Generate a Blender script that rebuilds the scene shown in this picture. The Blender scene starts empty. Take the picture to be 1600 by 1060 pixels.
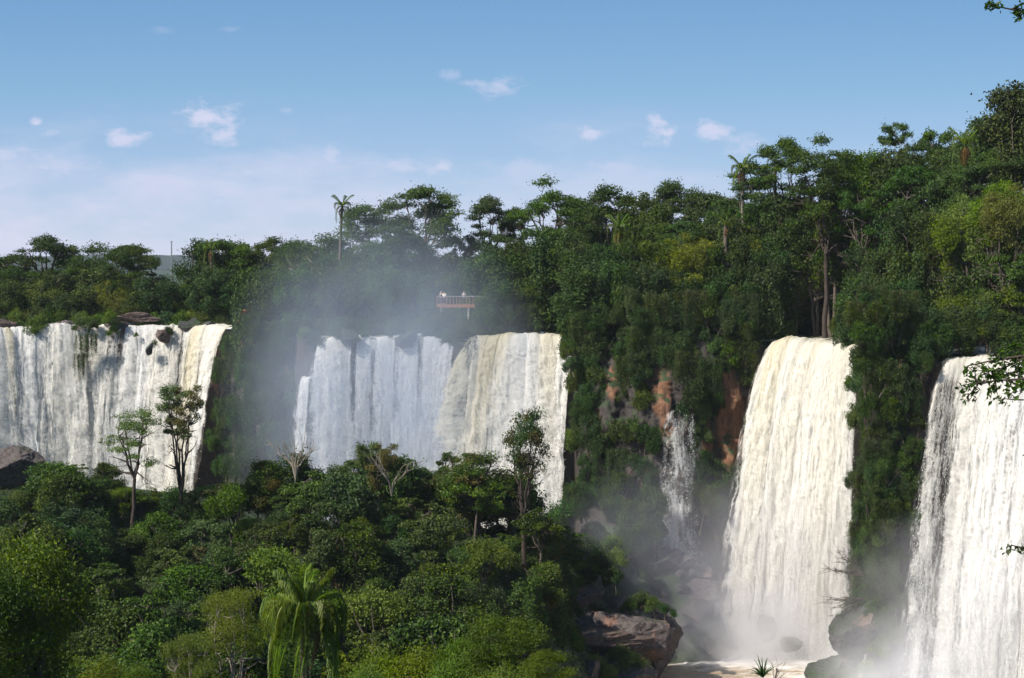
import bpy, math, random
import numpy as np
from mathutils import Vector, Matrix

R = math.radians
np.seterr(over='ignore')
scene = bpy.context.scene
col = scene.collection
rng = np.random.default_rng(7)
random.seed(7)
F = 2537.0          # photo focal length in photo pixels
HZ = 410.0          # photo row of the horizon


def at(px, py, Y):
    return ((px - 800) / F * Y, Y, (HZ - py) / F * Y)


# ------------------------------------------------------------------ noise
def _h(ix, iy, iz, seed):
    n = (ix * 374761393 + iy * 668265263 + iz * 2147483647 + seed * 1274126177) & 0xFFFFFFFF
    n = ((n ^ (n >> 13)) * 1274126177) & 0xFFFFFFFF
    n = ((n ^ (n >> 16)) * 2246822519) & 0xFFFFFFFF
    return ((n ^ (n >> 15)) & 0xFFFFFF) / float(0xFFFFFF)


def vnoise(x, y, z=0.0, seed=0):
    x, y, z = np.broadcast_arrays(np.asarray(x, float), np.asarray(y, float), np.asarray(z, float))
    ix, iy, iz = np.floor(x).astype(np.int64), np.floor(y).astype(np.int64), np.floor(z).astype(np.int64)
    fx, fy, fz = x - ix, y - iy, z - iz
    fx, fy, fz = [f * f * (3 - 2 * f) for f in (fx, fy, fz)]
    out = 0
    for a in (0, 1):
        for b in (0, 1):
            for c in (0, 1):
                w = (fx if a else 1 - fx) * (fy if b else 1 - fy) * (fz if c else 1 - fz)
                out = out + w * _h(ix + a, iy + b, iz + c, seed)
    return out * 2 - 1


def fbm(x, y, z=0.0, seed=0, oct=4, gain=0.5):
    a, s, t = 1.0, 0.0, 0.0
    for k in range(oct):
        s = s + a * vnoise(np.asarray(x) * 2 ** k, np.asarray(y) * 2 ** k, np.asarray(z) * 2 ** k, seed + k * 17)
        t += a
        a *= gain
    return s / t


def sstep(a, b, x):
    t = np.clip((np.asarray(x, float) - a) / (b - a), 0, 1)
    return t * t * (3 - 2 * t)


# ------------------------------------------------------------------ materials
def new_mat(name):
    m = bpy.data.materials.new(name)
    m.use_nodes = True
    nt = m.node_tree
    nt.nodes.clear()
    out = nt.nodes.new('ShaderNodeOutputMaterial')
    return m, nt, out


def N(nt, t, **kw):
    n = nt.nodes.new(t)
    for k, v in kw.items():
        if k in ('op', 'operation'):
            n.operation = v
        elif k == 'attr':
            n.attribute_name = v
        else:
            n.inputs[k.replace('_', ' ')].default_value = v
    return n


def ramp(nt, pts, interp='LINEAR'):
    n = nt.nodes.new('ShaderNodeValToRGB')
    cr = n.color_ramp
    cr.interpolation = interp
    while len(cr.elements) < len(pts):
        cr.elements.new(0.5)
    for e, (p, c) in zip(cr.elements, pts):
        e.position = p
        e.color = (*c, 1)
    return n


def mathn(nt, op, a, b=None, clamp=False):
    n = nt.nodes.new('ShaderNodeMath')
    n.operation = op
    n.use_clamp = clamp
    for i, v in enumerate((a, b)):
        if v is None:
            continue
        if isinstance(v, (int, float)):
            n.inputs[i].default_value = v
        else:
            nt.links.new(v, n.inputs[i])
    return n.outputs[0]


def mixc(nt, f, a, b):
    n = nt.nodes.new('ShaderNodeMix')
    n.data_type = 'RGBA'
    for s, v in ((n.inputs[0], f), (n.inputs[6], a), (n.inputs[7], b)):
        if isinstance(v, (int, float)):
            s.default_value = v
        elif isinstance(v, tuple):
            s.default_value = (*v, 1)
        else:
            nt.links.new(v, s)
    return n.outputs[2]


def leaf_mat(name, c0, c1, c2, trans=0.28, accent=None, accent_amt=0.0):
    """leaf: tint attribute picks between a deep, a middle and a fresh leaf colour; each plant shifts a little."""
    m, nt, out = new_mat(name)
    L = nt.links
    at_ = N(nt, 'ShaderNodeAttribute', attr='tint')
    oi = nt.nodes.new('ShaderNodeObjectInfo')
    rp = ramp(nt, [(0.0, c0), (0.55, c1), (1.0, c2)])
    L.new(at_.outputs['Fac'], rp.inputs[0])
    hsv = nt.nodes.new('ShaderNodeHueSaturation')
    L.new(rp.outputs[0], hsv.inputs['Color'])
    L.new(mathn(nt, 'ADD', mathn(nt, 'MULTIPLY', oi.outputs['Random'], 0.05), 0.466), hsv.inputs['Hue'])
    r2 = mathn(nt, 'FRACT', mathn(nt, 'MULTIPLY', oi.outputs['Random'], 17.3))
    L.new(mathn(nt, 'ADD', mathn(nt, 'MULTIPLY', r2, 0.75), 0.80), hsv.inputs['Value'])
    r3 = mathn(nt, 'FRACT', mathn(nt, 'MULTIPLY', oi.outputs['Random'], 41.7))
    L.new(mathn(nt, 'ADD', mathn(nt, 'MULTIPLY', r3, 0.25), 0.93), hsv.inputs['Saturation'])
    c = hsv.outputs[0]
    if accent:
        a2 = N(nt, 'ShaderNodeAttribute', attr='accent')
        c = mixc(nt, mathn(nt, 'MULTIPLY', a2.outputs['Fac'], accent_amt), c, accent)
    pb = N(nt, 'ShaderNodeBsdfPrincipled', Roughness=0.55)
    pb.inputs['Specular IOR Level'].default_value = 0.28
    L.new(c, pb.inputs['Base Color'])
    tr = nt.nodes.new('ShaderNodeBsdfTranslucent')
    g = nt.nodes.new('ShaderNodeHueSaturation')
    g.inputs['Hue'].default_value = 0.485
    g.inputs['Saturation'].default_value = 1.15
    g.inputs['Value'].default_value = 1.5
    L.new(c, g.inputs['Color'])
    L.new(g.outputs[0], tr.inputs['Color'])
    mx = nt.nodes.new('ShaderNodeMixShader')
    mx.inputs[0].default_value = trans
    L.new(pb.outputs[0], mx.inputs[1])
    L.new(tr.outputs[0], mx.inputs[2])
    L.new(mx.outputs[0], out.inputs[0])
    return m


def bark_mat(name, c0, c1, scale=3.0):
    m, nt, out = new_mat(name)
    L = nt.links
    tc = nt.nodes.new('ShaderNodeTexCoord')
    mp = nt.nodes.new('ShaderNodeMapping')
    mp.inputs['Scale'].default_value = (scale, scale, scale * 0.25)
    L.new(tc.outputs['Object'], mp.inputs[0])
    nz = N(nt, 'ShaderNodeTexNoise', Scale=2.0, Detail=6.0, Roughness=0.7)
    L.new(mp.outputs[0], nz.inputs['Vector'])
    rp = ramp(nt, [(0.35, c0), (0.65, c1)])
    L.new(nz.outputs['Fac'], rp.inputs[0])
    pb = N(nt, 'ShaderNodeBsdfPrincipled', Roughness=0.85)
    L.new(rp.outputs[0], pb.inputs['Base Color'])
    bp = N(nt, 'ShaderNodeBump', Strength=0.6, Distance=0.05)
    L.new(nz.outputs['Fac'], bp.inputs['Height'])
    L.new(bp.outputs[0], pb.inputs['Normal'])
    L.new(pb.outputs[0], out.inputs[0])
    return m


def rock_mat(name, dark, mid, rust, moss, rust_at=0.6, moss_amt=0.5, sc=1.0, ore=False):
    m, nt, out = new_mat(name)
    L = nt.links
    g = nt.nodes.new('ShaderNodeNewGeometry')
    mp = nt.nodes.new('ShaderNodeMapping')
    mp.inputs['Scale'].default_value = (0.35 * sc, 0.35 * sc, 0.13 * sc)
    L.new(g.outputs['Position'], mp.inputs[0])
    n1 = N(nt, 'ShaderNodeTexNoise', Scale=1.0, Detail=8.0, Roughness=0.65)
    L.new(mp.outputs[0], n1.inputs['Vector'])
    n2 = N(nt, 'ShaderNodeTexNoise', Scale=2.2 * sc, Detail=8.0, Roughness=0.7)
    L.new(g.outputs['Position'], n2.inputs['Vector'])
    r1 = ramp(nt, [(0.3, dark), (0.7, mid)])
    L.new(n2.outputs['Fac'], r1.inputs[0])
    rf = ramp(nt, [(rust_at - 0.06, (0, 0, 0)), (rust_at + 0.08, (1, 1, 1))])
    L.new(n1.outputs['Fac'], rf.inputs[0])
    c = mixc(nt, rf.outputs[0], r1.outputs[0], rust)
    if ore:           # iron stained bands of the cliff, held in the mesh
        oa = N(nt, 'ShaderNodeAttribute', attr='ore')
        n5 = N(nt, 'ShaderNodeTexNoise', Scale=3.0, Detail=8.0, Roughness=0.75)
        mp5 = nt.nodes.new('ShaderNodeMapping')
        mp5.inputs['Scale'].default_value = (0.9, 0.9, 0.22)
        L.new(g.outputs['Position'], mp5.inputs[0])
        L.new(mp5.outputs[0], n5.inputs['Vector'])
        r5 = ramp(nt, [(0.3, (0.05, 0.028, 0.02)), (0.5, (0.18, 0.083, 0.042)), (0.75, (0.32, 0.16, 0.08))])
        L.new(n5.outputs['Fac'], r5.inputs[0])
        r6 = ramp(nt, [(0.45, (0, 0, 0)), (0.75, (1, 1, 1))])
        L.new(mathn(nt, 'ADD', oa.outputs['Fac'], mathn(nt, 'MULTIPLY', mathn(nt, 'SUBTRACT', n1.outputs['Fac'], 0.5), 0.9)), r6.inputs[0])
        c = mixc(nt, r6.outputs[0], c, r5.outputs[0])
    sp = nt.nodes.new('ShaderNodeSeparateXYZ')
    L.new(g.outputs['Normal'], sp.inputs[0])
    n3 = N(nt, 'ShaderNodeTexNoise', Scale=0.8 * sc, Detail=6.0, Roughness=0.7)
    L.new(g.outputs['Position'], n3.inputs['Vector'])
    mf = mathn(nt, 'ADD', mathn(nt, 'MULTIPLY', sp.outputs['Z'], 0.9), mathn(nt, 'MULTIPLY', n3.outputs['Fac'], 1.6))
    mr = ramp(nt, [(0.0, (0, 0, 0)), (0.25, (1, 1, 1))])
    L.new(mathn(nt, 'SUBTRACT', mf, 1.75 - moss_amt * 0.75), mr.inputs[0])
    c = mixc(nt, mr.outputs[0], c, moss)
    pb = N(nt, 'ShaderNodeBsdfPrincipled', Roughness=0.75)
    L.new(c, pb.inputs['Base Color'])
    bp = N(nt, 'ShaderNodeBump', Strength=0.9, Distance=0.25)
    L.new(n2.outputs['Fac'], bp.inputs['Height'])
    L.new(bp.outputs[0], pb.inputs['Normal'])
    L.new(pb.outputs[0], out.inputs[0])
    return m


def water_mat(name, veil=False, drops=False):
    """aerated falling water: streaks run along the fall (su across, sv fall time, sd drop in metres)"""
    m, nt, out = new_mat(name)
    L = nt.links
    A = lambda n: N(nt, 'ShaderNodeAttribute', attr=n).outputs['Fac']
    su, sv, sd, silt, air, fade = A('su'), A('sv'), A('sd'), A('silt'), A('air'), A('fade')

    def nz(ku, kv, src, det=5.0, rough=0.6, off=0.0, dist=0.0):
        cb = nt.nodes.new('ShaderNodeCombineXYZ')
        L.new(mathn(nt, 'MULTIPLY', su, ku), cb.inputs[0])
        L.new(mathn(nt, 'MULTIPLY', src, kv), cb.inputs[1])
        cb.inputs[2].default_value = off
        n = N(nt, 'ShaderNodeTexNoise', Scale=1.0, Detail=det, Roughness=rough, Distortion=dist)
        L.new(cb.outputs[0], n.inputs['Vector'])
        return n.outputs['Fac']
    o = 30.0 if veil else 0.0
    broad = nz(0.75, 0.35, sv, 4.0, 0.55, o + 1.0, 0.3)
    streak = nz(3.2, 0.9, sv, 6.0, 0.62, o + 5.0, 0.4)
    grain = nz(7.0, 2.6, sd, 6.0, 0.75, o + 9.0, 0.2)
    puff = nz(1.6, 3.0, sv, 6.0, 0.62, o + 13.0, 0.8)
    v = mathn(nt, 'ADD', mathn(nt, 'MULTIPLY', broad, 1.35), mathn(nt, 'MULTIPLY', streak, 0.8))
    v = mathn(nt, 'ADD', v, mathn(nt, 'MULTIPLY', grain, 0.75))
    v = mathn(nt, 'ADD', v, mathn(nt, 'MULTIPLY', puff, 0.55))       # mean about 1.6
    w = mathn(nt, 'MULTIPLY', mathn(nt, 'ADD', mathn(nt, 'SUBTRACT', v, 1.7), mathn(nt, 'MULTIPLY', mathn(nt, 'SUBTRACT', air, 0.5), 0.8)), 1.4)
    w = mathn(nt, 'ADD', w, 0.62, True)
    c = mixc(nt, w, (0.53, 0.555, 0.57), (0.85, 0.85, 0.85))
    c = mixc(nt, silt, c, (0.76, 0.67, 0.44))
    df = nt.nodes.new('ShaderNodeBsdfDiffuse')
    L.new(c, df.inputs[0])
    bp = N(nt, 'ShaderNodeBump', Strength=0.35, Distance=0.22)
    L.new(v, bp.inputs['Height'])
    L.new(bp.outputs[0], df.inputs['Normal'])
    tr = nt.nodes.new('ShaderNodeBsdfTranslucent')
    L.new(c, tr.inputs[0])
    mx = nt.nodes.new('ShaderNodeMixShader')
    mx.inputs[0].default_value = 0.45
    L.new(df.outputs[0], mx.inputs[1])
    L.new(tr.outputs[0], mx.inputs[2])
    if drops:
        L.new(mx.outputs[0], out.inputs[0])
        return m
    if veil:
        a = mathn(nt, 'ADD', mathn(nt, 'MULTIPLY', streak, 1.1), mathn(nt, 'ADD', mathn(nt, 'MULTIPLY', grain, 1.1), mathn(nt, 'MULTIPLY', puff, 1.3)))
        a = mathn(nt, 'MULTIPLY', mathn(nt, 'SUBTRACT', a, 1.72), 2.6, True)
        a = mathn(nt, 'MULTIPLY', a, mathn(nt, 'MULTIPLY', fade, 1.6, True))
        a = mathn(nt, 'MULTIPLY', a, 0.8)
    else:
        e = mathn(nt, 'ADD', fade, mathn(nt, 'ADD', mathn(nt, 'MULTIPLY', mathn(nt, 'SUBTRACT', streak, 0.5), 1.0), mathn(nt, 'MULTIPLY', mathn(nt, 'SUBTRACT', grain, 0.5), 1.3)))
        a = mathn(nt, 'MULTIPLY', e, 2.6, True)
    ts = nt.nodes.new('ShaderNodeBsdfTransparent')
    m2 = nt.nodes.new('ShaderNodeMixShader')
    L.new(a, m2.inputs[0])
    L.new(ts.outputs[0], m2.inputs[1])
    L.new(mx.outputs[0], m2.inputs[2])
    L.new(m2.outputs[0], out.inputs[0])
    return m


def pool_mat(name, deep, foam):
    m, nt, out = new_mat(name)
    L = nt.links
    fa = N(nt, 'ShaderNodeAttribute', attr='foam')
    g = nt.nodes.new('ShaderNodeNewGeometry')
    mp = nt.nodes.new('ShaderNodeMapping')
    mp.inputs['Scale'].default_value = (0.35, 0.9, 0.5)
    L.new(g.outputs['Position'], mp.inputs[0])
    n1 = N(nt, 'ShaderNodeTexNoise', Scale=1.0, Detail=8.0, Roughness=0.7)
    L.new(mp.outputs[0], n1.inputs['Vector'])
    f = mathn(nt, 'SUBTRACT', mathn(nt, 'ADD', fa.outputs['Fac'], mathn(nt, 'MULTIPLY', n1.outputs['Fac'], 1.3)), 0.75, True)
    rp = ramp(nt, [(0.05, (0, 0, 0)), (0.5, (1, 1, 1))])
    L.new(f, rp.inputs[0])
    c = mixc(nt, rp.outputs[0], deep, foam)
    pb = N(nt, 'ShaderNodeBsdfPrincipled', Roughness=0.25)
    L.new(c, pb.inputs['Base Color'])
    L.new(mathn(nt, 'ADD', mathn(nt, 'MULTIPLY', rp.outputs[0], 0.5), 0.2), pb.inputs['Roughness'])
    bp = N(nt, 'ShaderNodeBump', Strength=0.6, Distance=0.3)
    L.new(n1.outputs['Fac'], bp.inputs['Height'])
    L.new(bp.outputs[0], pb.inputs['Normal'])
    L.new(pb.outputs[0], out.inputs[0])
    return m


def plain_mat(name, c, rough=0.7, metal=0.0, var=0.25, sc=8.0):
    m, nt, out = new_mat(name)
    L = nt.links
    tc = nt.nodes.new('ShaderNodeTexCoord')
    nz = N(nt, 'ShaderNodeTexNoise', Scale=sc, Detail=5.0)
    L.new(tc.outputs['Object'], nz.inputs['Vector'])
    rp = ramp(nt, [(0.3, tuple(v * (1 - var) for v in c)), (0.7, tuple(min(1, v * (1 + var)) for v in c))])
    L.new(nz.outputs['Fac'], rp.inputs[0])
    pb = N(nt, 'ShaderNodeBsdfPrincipled', Roughness=rough, Metallic=metal)
    L.new(rp.outputs[0], pb.inputs['Base Color'])
    L.new(pb.outputs[0], out.inputs[0])
    return m


M = {}
M['leaf'] = leaf_mat('broad_leaf', (0.016, 0.034, 0.006), (0.042, 0.078, 0.010), (0.115, 0.165, 0.018))
M['leaf_umb'] = leaf_mat('umbrella_leaf', (0.018, 0.040, 0.009), (0.040, 0.080, 0.014), (0.088, 0.140, 0.022))
M['leaf_bright'] = leaf_mat('fresh_leaf', (0.038, 0.070, 0.009), (0.078, 0.130, 0.013), (0.130, 0.190, 0.020))
M['leaf_yellow'] = leaf_mat('yellow_green_leaf', (0.050, 0.075, 0.012), (0.095, 0.135, 0.018), (0.165, 0.200, 0.030))
M['leaf_rust'] = leaf_mat('rust_tipped_leaf', (0.020, 0.045, 0.012), (0.045, 0.085, 0.018), (0.085, 0.120, 0.028), accent=(0.16, 0.07, 0.02), accent_amt=0.4)
M['leaf_cliff'] = leaf_mat('cliff_leaf', (0.014, 0.034, 0.010), (0.034, 0.072, 0.017), (0.080, 0.135, 0.028))
M['palm'] = leaf_mat('palm_leaf', (0.035, 0.070, 0.010), (0.080, 0.135, 0.016), (0.140, 0.200, 0.030), trans=0.3)
M['palm_dead'] = leaf_mat('dry_palm_leaf', (0.09, 0.055, 0.02), (0.16, 0.105, 0.04), (0.24, 0.18, 0.08), trans=0.2)
M['cover'] = leaf_mat('ground_cover_leaf', (0.014, 0.028, 0.006), (0.034, 0.060, 0.010), (0.080, 0.115, 0.016))
M['grass'] = leaf_mat('bank_grass', (0.035, 0.070, 0.014), (0.070, 0.120, 0.020), (0.125, 0.180, 0.035))
M['bark'] = bark_mat('bark', (0.045, 0.035, 0.026), (0.13, 0.105, 0.085))
M['bark_pale'] = bark_mat('pale_bark', (0.12, 0.10, 0.08), (0.27, 0.235, 0.19))
M['bark_dark'] = bark_mat('dark_bark', (0.02, 0.014, 0.011), (0.06, 0.042, 0.032))
M['rock'] = rock_mat('basalt_boulder', (0.035, 0.028, 0.028), (0.12, 0.095, 0.09), (0.20, 0.095, 0.06), (0.030, 0.045, 0.014), 0.62, 0.2)
M['rock_red'] = rock_mat('reddish_boulder', (0.055, 0.036, 0.032), (0.13, 0.092, 0.08), (0.15, 0.085, 0.06), (0.035, 0.055, 0.016), 0.55, 0.15)
M['rock_wet'] = rock_mat('wet_boulder', (0.025, 0.024, 0.026), (0.07, 0.066, 0.07), (0.12, 0.08, 0.06), (0.025, 0.045, 0.014), 0.68, 0.5)
M['cliff'] = rock_mat('cliff_rock', (0.016, 0.014, 0.014), (0.055, 0.042, 0.036), (0.25, 0.095, 0.04), (0.022, 0.042, 0.012), 0.66, 0.9, ore=True)
M['soil'] = rock_mat('forest_soil', (0.018, 0.020, 0.010), (0.05, 0.045, 0.025), (0.09, 0.055, 0.03), (0.022, 0.042, 0.010), 0.66, 1.0)
M['water'] = water_mat('falling_water')
M['veil'] = water_mat('spray_veil', veil=True)
M['drops'] = water_mat('spray_drops', drops=True)
M['pool'] = pool_mat('plunge_pool_water', (0.30, 0.23, 0.15), (0.80, 0.79, 0.76))
M['river'] = pool_mat('river_water', (0.16, 0.14, 0.10), (0.75, 0.74, 0.70))
M['steel'] = plain_mat('galvanised_steel', (0.35, 0.36, 0.37), 0.45, 0.6)
M['rust_wood'] = plain_mat('reddish_painted_wood', (0.25, 0.11, 0.06), 0.7)
M['rail_wood'] = plain_mat('brown_painted_rail', (0.26, 0.13, 0.08), 0.6)
M['orange_wood'] = plain_mat('orange_stained_wood', (0.45, 0.20, 0.07), 0.7)
M['concrete'] = plain_mat('concrete', (0.30, 0.28, 0.26), 0.9)
M['skin'] = plain_mat('skin', (0.50, 0.30, 0.21), 0.55, var=0.08)
M['shirt_white'] = plain_mat('white_cotton', (0.80, 0.80, 0.80), 0.9, var=0.05)
M['shirt_blue'] = plain_mat('grey_blue_cotton', (0.20, 0.26, 0.38), 0.9, var=0.1)
M['shirt_dark'] = plain_mat('dark_cotton', (0.06, 0.06, 0.08), 0.9, var=0.1)
M['trousers'] = plain_mat('dark_trousers', (0.05, 0.055, 0.08), 0.9, var=0.1)
M['hair'] = plain_mat('brown_hair', (0.05, 0.03, 0.02), 0.6, var=0.2)
M['hills'] = plain_mat('far_forest', (0.012, 0.026, 0.020), 0.9, var=0.5, sc=0.02)


# ------------------------------------------------------------------ objects
def mesh_np(name, V, Fc, mat, attrs=None, smooth=False):
    V = np.asarray(V, np.float32)
    Fc = np.asarray(Fc, np.int32)
    me = bpy.data.meshes.new(name)
    n, k = Fc.shape
    me.vertices.add(len(V))
    me.vertices.foreach_set('co', V.ravel())
    me.loops.add(n * k)
    me.loops.foreach_set('vertex_index', Fc.ravel())
    me.polygons.add(n)
    me.polygons.foreach_set('loop_start', np.arange(0, n * k, k, dtype=np.int32))
    me.polygons.foreach_set('loop_total', np.full(n, k, dtype=np.int32))
    me.polygons.foreach_set('use_smooth', np.full(n, smooth, dtype=bool))
    for an, (dom, val) in (attrs or {}).items():
        a = me.attributes.new(an, 'FLOAT', dom)
        a.data.foreach_set('value', np.asarray(val, np.float32).ravel())
    me.update(calc_edges=True)
    me.materials.append(mat)
    return me


def obj(name, me, parent=None, label=None, cat=None, group=None, kind=None):
    o = bpy.data.objects.new(name, me)
    col.objects.link(o)
    if parent:
        o.parent = parent
    for k, v in (('label', label), ('category', cat), ('group', group), ('kind', kind)):
        if v:
            o[k] = v
    return o


def empty(name, loc=(0, 0, 0), label=None, cat=None, group=None, rz=0.0, sc=(1, 1, 1)):
    o = obj(name, None, None, label, cat, group)
    o.empty_display_size = 0.5
    o.location = loc
    o.rotation_euler = (0, 0, rz)
    o.scale = sc
    return o


class MB:
    """collects pieces of quads into one mesh"""
    def __init__(s):
        s.V, s.F, s.n = [], [], 0

    def add(s, V, Fc):
        s.V.append(np.asarray(V, float))
        s.F.append(np.asarray(Fc, int) + s.n)
        s.n += len(V)

    def tube(s, P, rad, sides=6):
        P = np.asarray(P, float)
        rad = np.broadcast_to(np.asarray(rad, float), (len(P),))
        T = np.gradient(P, axis=0)
        T /= np.linalg.norm(T, axis=1, keepdims=True) + 1e-9
        ref = np.where(np.abs(T[:, 2:3]) > 0.9, np.array([[1.0, 0, 0]]), np.array([[0, 0, 1.0]]))
        A = np.cross(T, ref)
        A /= np.linalg.norm(A, axis=1, keepdims=True) + 1e-9
        B = np.cross(T, A)
        th = np.linspace(0, 2 * np.pi, sides, endpoint=False)
        V = P[:, None, :] + rad[:, None, None] * (np.cos(th)[None, :, None] * A[:, None, :] + np.sin(th)[None, :, None] * B[:, None, :])
        V = V.reshape(-1, 3)
        fs = []
        for i in range(len(P) - 1):
            for j in range(sides):
                a, b = i * sides + j, i * sides + (j + 1) % sides
                fs.append((a, b, b + sides, a + sides))
        s.add(V, fs)

    def box(s, c, d):
        c, d = np.array(c, float), np.array(d, float) / 2
        V = [c + d * np.array([x, y, z]) for x in (-1, 1) for y in (-1, 1) for z in (-1, 1)]
        s.add(V, [(0, 1, 3, 2), (4, 6, 7, 5), (0, 4, 5, 1), (2, 3, 7, 6), (0, 2, 6, 4), (1, 5, 7, 3)])

    def mesh(s, name, mat, smooth=False):
        return mesh_np(name, np.concatenate(s.V), np.concatenate(s.F), mat, smooth=smooth)


def leaf_cards(C, out, size, rg, aspect=1.7, up=0.55, outw=0.6, tdir=None, jitter=1.0):
    """one small folded rhombus per leaf spray at the points C"""
    n = len(C)
    Nn = rg.normal(size=(n, 3)) * jitter * 0.7 + out * outw + np.array([0, 0, up])
    Nn /= np.linalg.norm(Nn, axis=1, keepdims=True) + 1e-9
    t = rg.normal(size=(n, 3)) if tdir is None else tdir + rg.normal(size=(n, 3)) * 0.35
    t -= Nn * (t * Nn).sum(1, keepdims=True)
    t /= np.linalg.norm(t, axis=1, keepdims=True) + 1e-9
    b = np.cross(Nn, t)
    l = size * rg.uniform(0.6, 1.35, (n, 1))
    w = l / aspect
    p0 = C - t * l * 0.5
    p2 = C + t * l * 0.5 - Nn * l * 0.12
    p1 = C + b * w * 0.5 + Nn * w * 0.18 + t * l * 0.08
    p3 = C - b * w * 0.5 + Nn * w * 0.18 + t * l * 0.08
    V = np.stack([p0, p1, p2, p3], 1).reshape(-1, 3)
    Fc = np.arange(n * 4).reshape(n, 4)
    return V, Fc


# ------------------------------------------------------------------ plant prototypes (mesh data shared by copies)
def tree_proto(name, kind, H, Rr, seed, leaf, mat, bark, n_clump, n_leaf, size, tilt=0.0):
    rg = np.random.default_rng(seed)
    C, rad = [], []
    if kind == 'umbrella':            # flat layered plates on arching limbs
        for i in range(n_clump):
            a = rg.uniform(0, 2 * np.pi)
            q = math.sqrt(rg.uniform(0.0, 1.0))
            lay = rg.choice([0.0, 0.0, 0.16, 0.32])
            z = H * (0.94 - 0.26 * q ** 2 - lay - rg.uniform(0, 0.07))
            C.append((math.cos(a) * q * Rr * 0.86, math.sin(a) * q * Rr * 0.86, z))
            r = Rr * rg.uniform(0.17, 0.34)
            rad.append((r, r, r * rg.uniform(0.34, 0.62)))
    elif kind == 'round':
        for i in range(n_clump):
            d = rg.normal(size=3)
            d /= np.linalg.norm(d)
            q = rg.uniform(0.45, 0.85)
            z = H * 0.56 + d[2] * q * H * 0.42
            w = 1.0 if d[2] > -0.2 else 0.8
            C.append((d[0] * q * Rr * w, d[1] * q * Rr * w, max(z, H * 0.14)))
            r = Rr * rg.uniform(0.20, 0.40)
            rad.append((r, r, r * rg.uniform(0.6, 0.95)))
    elif kind == 'airy':
        for i in range(n_clump):
            a = rg.uniform(0, 2 * np.pi)
            q = rg.uniform(0.15, 1.0)
            z = H * rg.uniform(0.45, 0.95)
            C.append((math.cos(a) * q * Rr * 0.8, math.sin(a) * q * Rr * 0.8, z))
            r = Rr * rg.uniform(0.13, 0.27)
            rad.append((r, r, r * rg.uniform(0.45, 0.8)))
    elif kind == 'draped':            # a crown hung with climbers down to the ground
        for i in range(n_clump):
            a = rg.uniform(0, 2 * np.pi)
            z = H * rg.uniform(0.08, 0.93)
            q = (0.55 + 0.35 * math.sin(min(1, z / H) * 3.0)) * rg.uniform(0.5, 1.0)
            C.append((math.cos(a) * q * Rr, math.sin(a) * q * Rr, z))
            r = Rr * rg.uniform(0.18, 0.36)
            rad.append((r, r, r * rg.uniform(1.1, 2.2)))
    elif kind == 'shrub':
        for i in range(n_clump):
            a = rg.uniform(0, 2 * np.pi)
            q = math.sqrt(rg.uniform(0, 1))
            z = H * (0.25 + 0.55 * (1 - q ** 2)) * rg.uniform(0.6, 1.05)
            C.append((math.cos(a) * q * Rr * 0.8, math.sin(a) * q * Rr * 0.8, z))
            r = Rr * rg.uniform(0.22, 0.42)
            rad.append((r, r, r * rg.uniform(0.6, 1.0)))
    C, rad = np.array(C), np.array(rad)
    # leaves
    cnt = (n_leaf * (rad.prod(1) ** (2 / 3)) / (rad.prod(1) ** (2 / 3)).sum()).astype(int) + 20
    P, O, T = [], [], []
    for c, r, k in zip(C, rad, cnt):
        d = rg.normal(size=(k, 3))
        d /= np.linalg.norm(d, axis=1, keepdims=True)
        if kind == 'umbrella':
            d[:, 2] = np.abs(d[:, 2]) * rg.choice([1, 1, -0.4, -0.7], k)
        q = rg.uniform(0, 1, (k, 1)) ** 0.33 * 1.02
        # lumpy edge of each clump
        lump = 1 + 0.6 * vnoise(d[:, 0] * 2.4 + c[0], d[:, 1] * 2.4 + c[1], d[:, 2] * 2.4 + c[2], seed)[:, None]
        stray = 1 + (rg.uniform(0, 1, (k, 1)) > 0.9) * rg.uniform(0, 0.6, (k, 1))
        p = c + d * q * r * lump * stray
        P.append(p)
        O.append(d)
        T.append(np.full(k, rg.uniform(-0.18, 0.18)))
    P, O, T = np.concatenate(P), np.concatenate(O), np.concatenate(T)
    keep = P[:, 2] > 0.05
    P, O, T = P[keep], O[keep], T[keep]
    td = None
    V, Fc = leaf_cards(P, O, size, rg, aspect=leaf, up=0.35 if kind != 'umbrella' else 0.7, tdir=td)
    tint = np.clip(0.42 + T + rg.normal(0, 0.2, len(P)), 0, 1)
    acc = (fbm(P[:, 0] * 0.5, P[:, 1] * 0.5, P[:, 2] * 0.5, seed, 2) + rg.normal(0, 0.15, len(P)) > 0.12).astype(float)
    crown = mesh_np(name + '_crown', V, Fc, mat, {'tint': ('FACE', tint), 'accent': ('FACE', acc)})
    # trunk and limbs
    mb = MB()
    rt = H * (0.022 if kind != 'umbrella' else 0.020)
    fork = H * {'umbrella': 0.42, 'round': 0.3, 'airy': 0.3, 'draped': 0.5, 'shrub': 0.06}[kind]
    if kind == 'shrub':
        rt *= 1.2
    lean = rg.normal(0, 0.05, 2) * H
    top = np.array([lean[0], lean[1], fork])
    zt = np.linspace(0, 1, 6)[:, None]
    base = np.array([0, 0, -1.0])
    P0 = base + (top - base) * zt + np.concatenate([rg.normal(0, H * 0.008, (6, 2)), np.zeros((6, 1))], 1) * np.sin(zt * 3.14)
    mb.tube(P0, np.linspace(rt * 1.5, rt, 6), 8)
    nl = {'umbrella': 6, 'round': 5, 'airy': 6, 'draped': 4, 'shrub': 5}[kind]
    limbs = []
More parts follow.
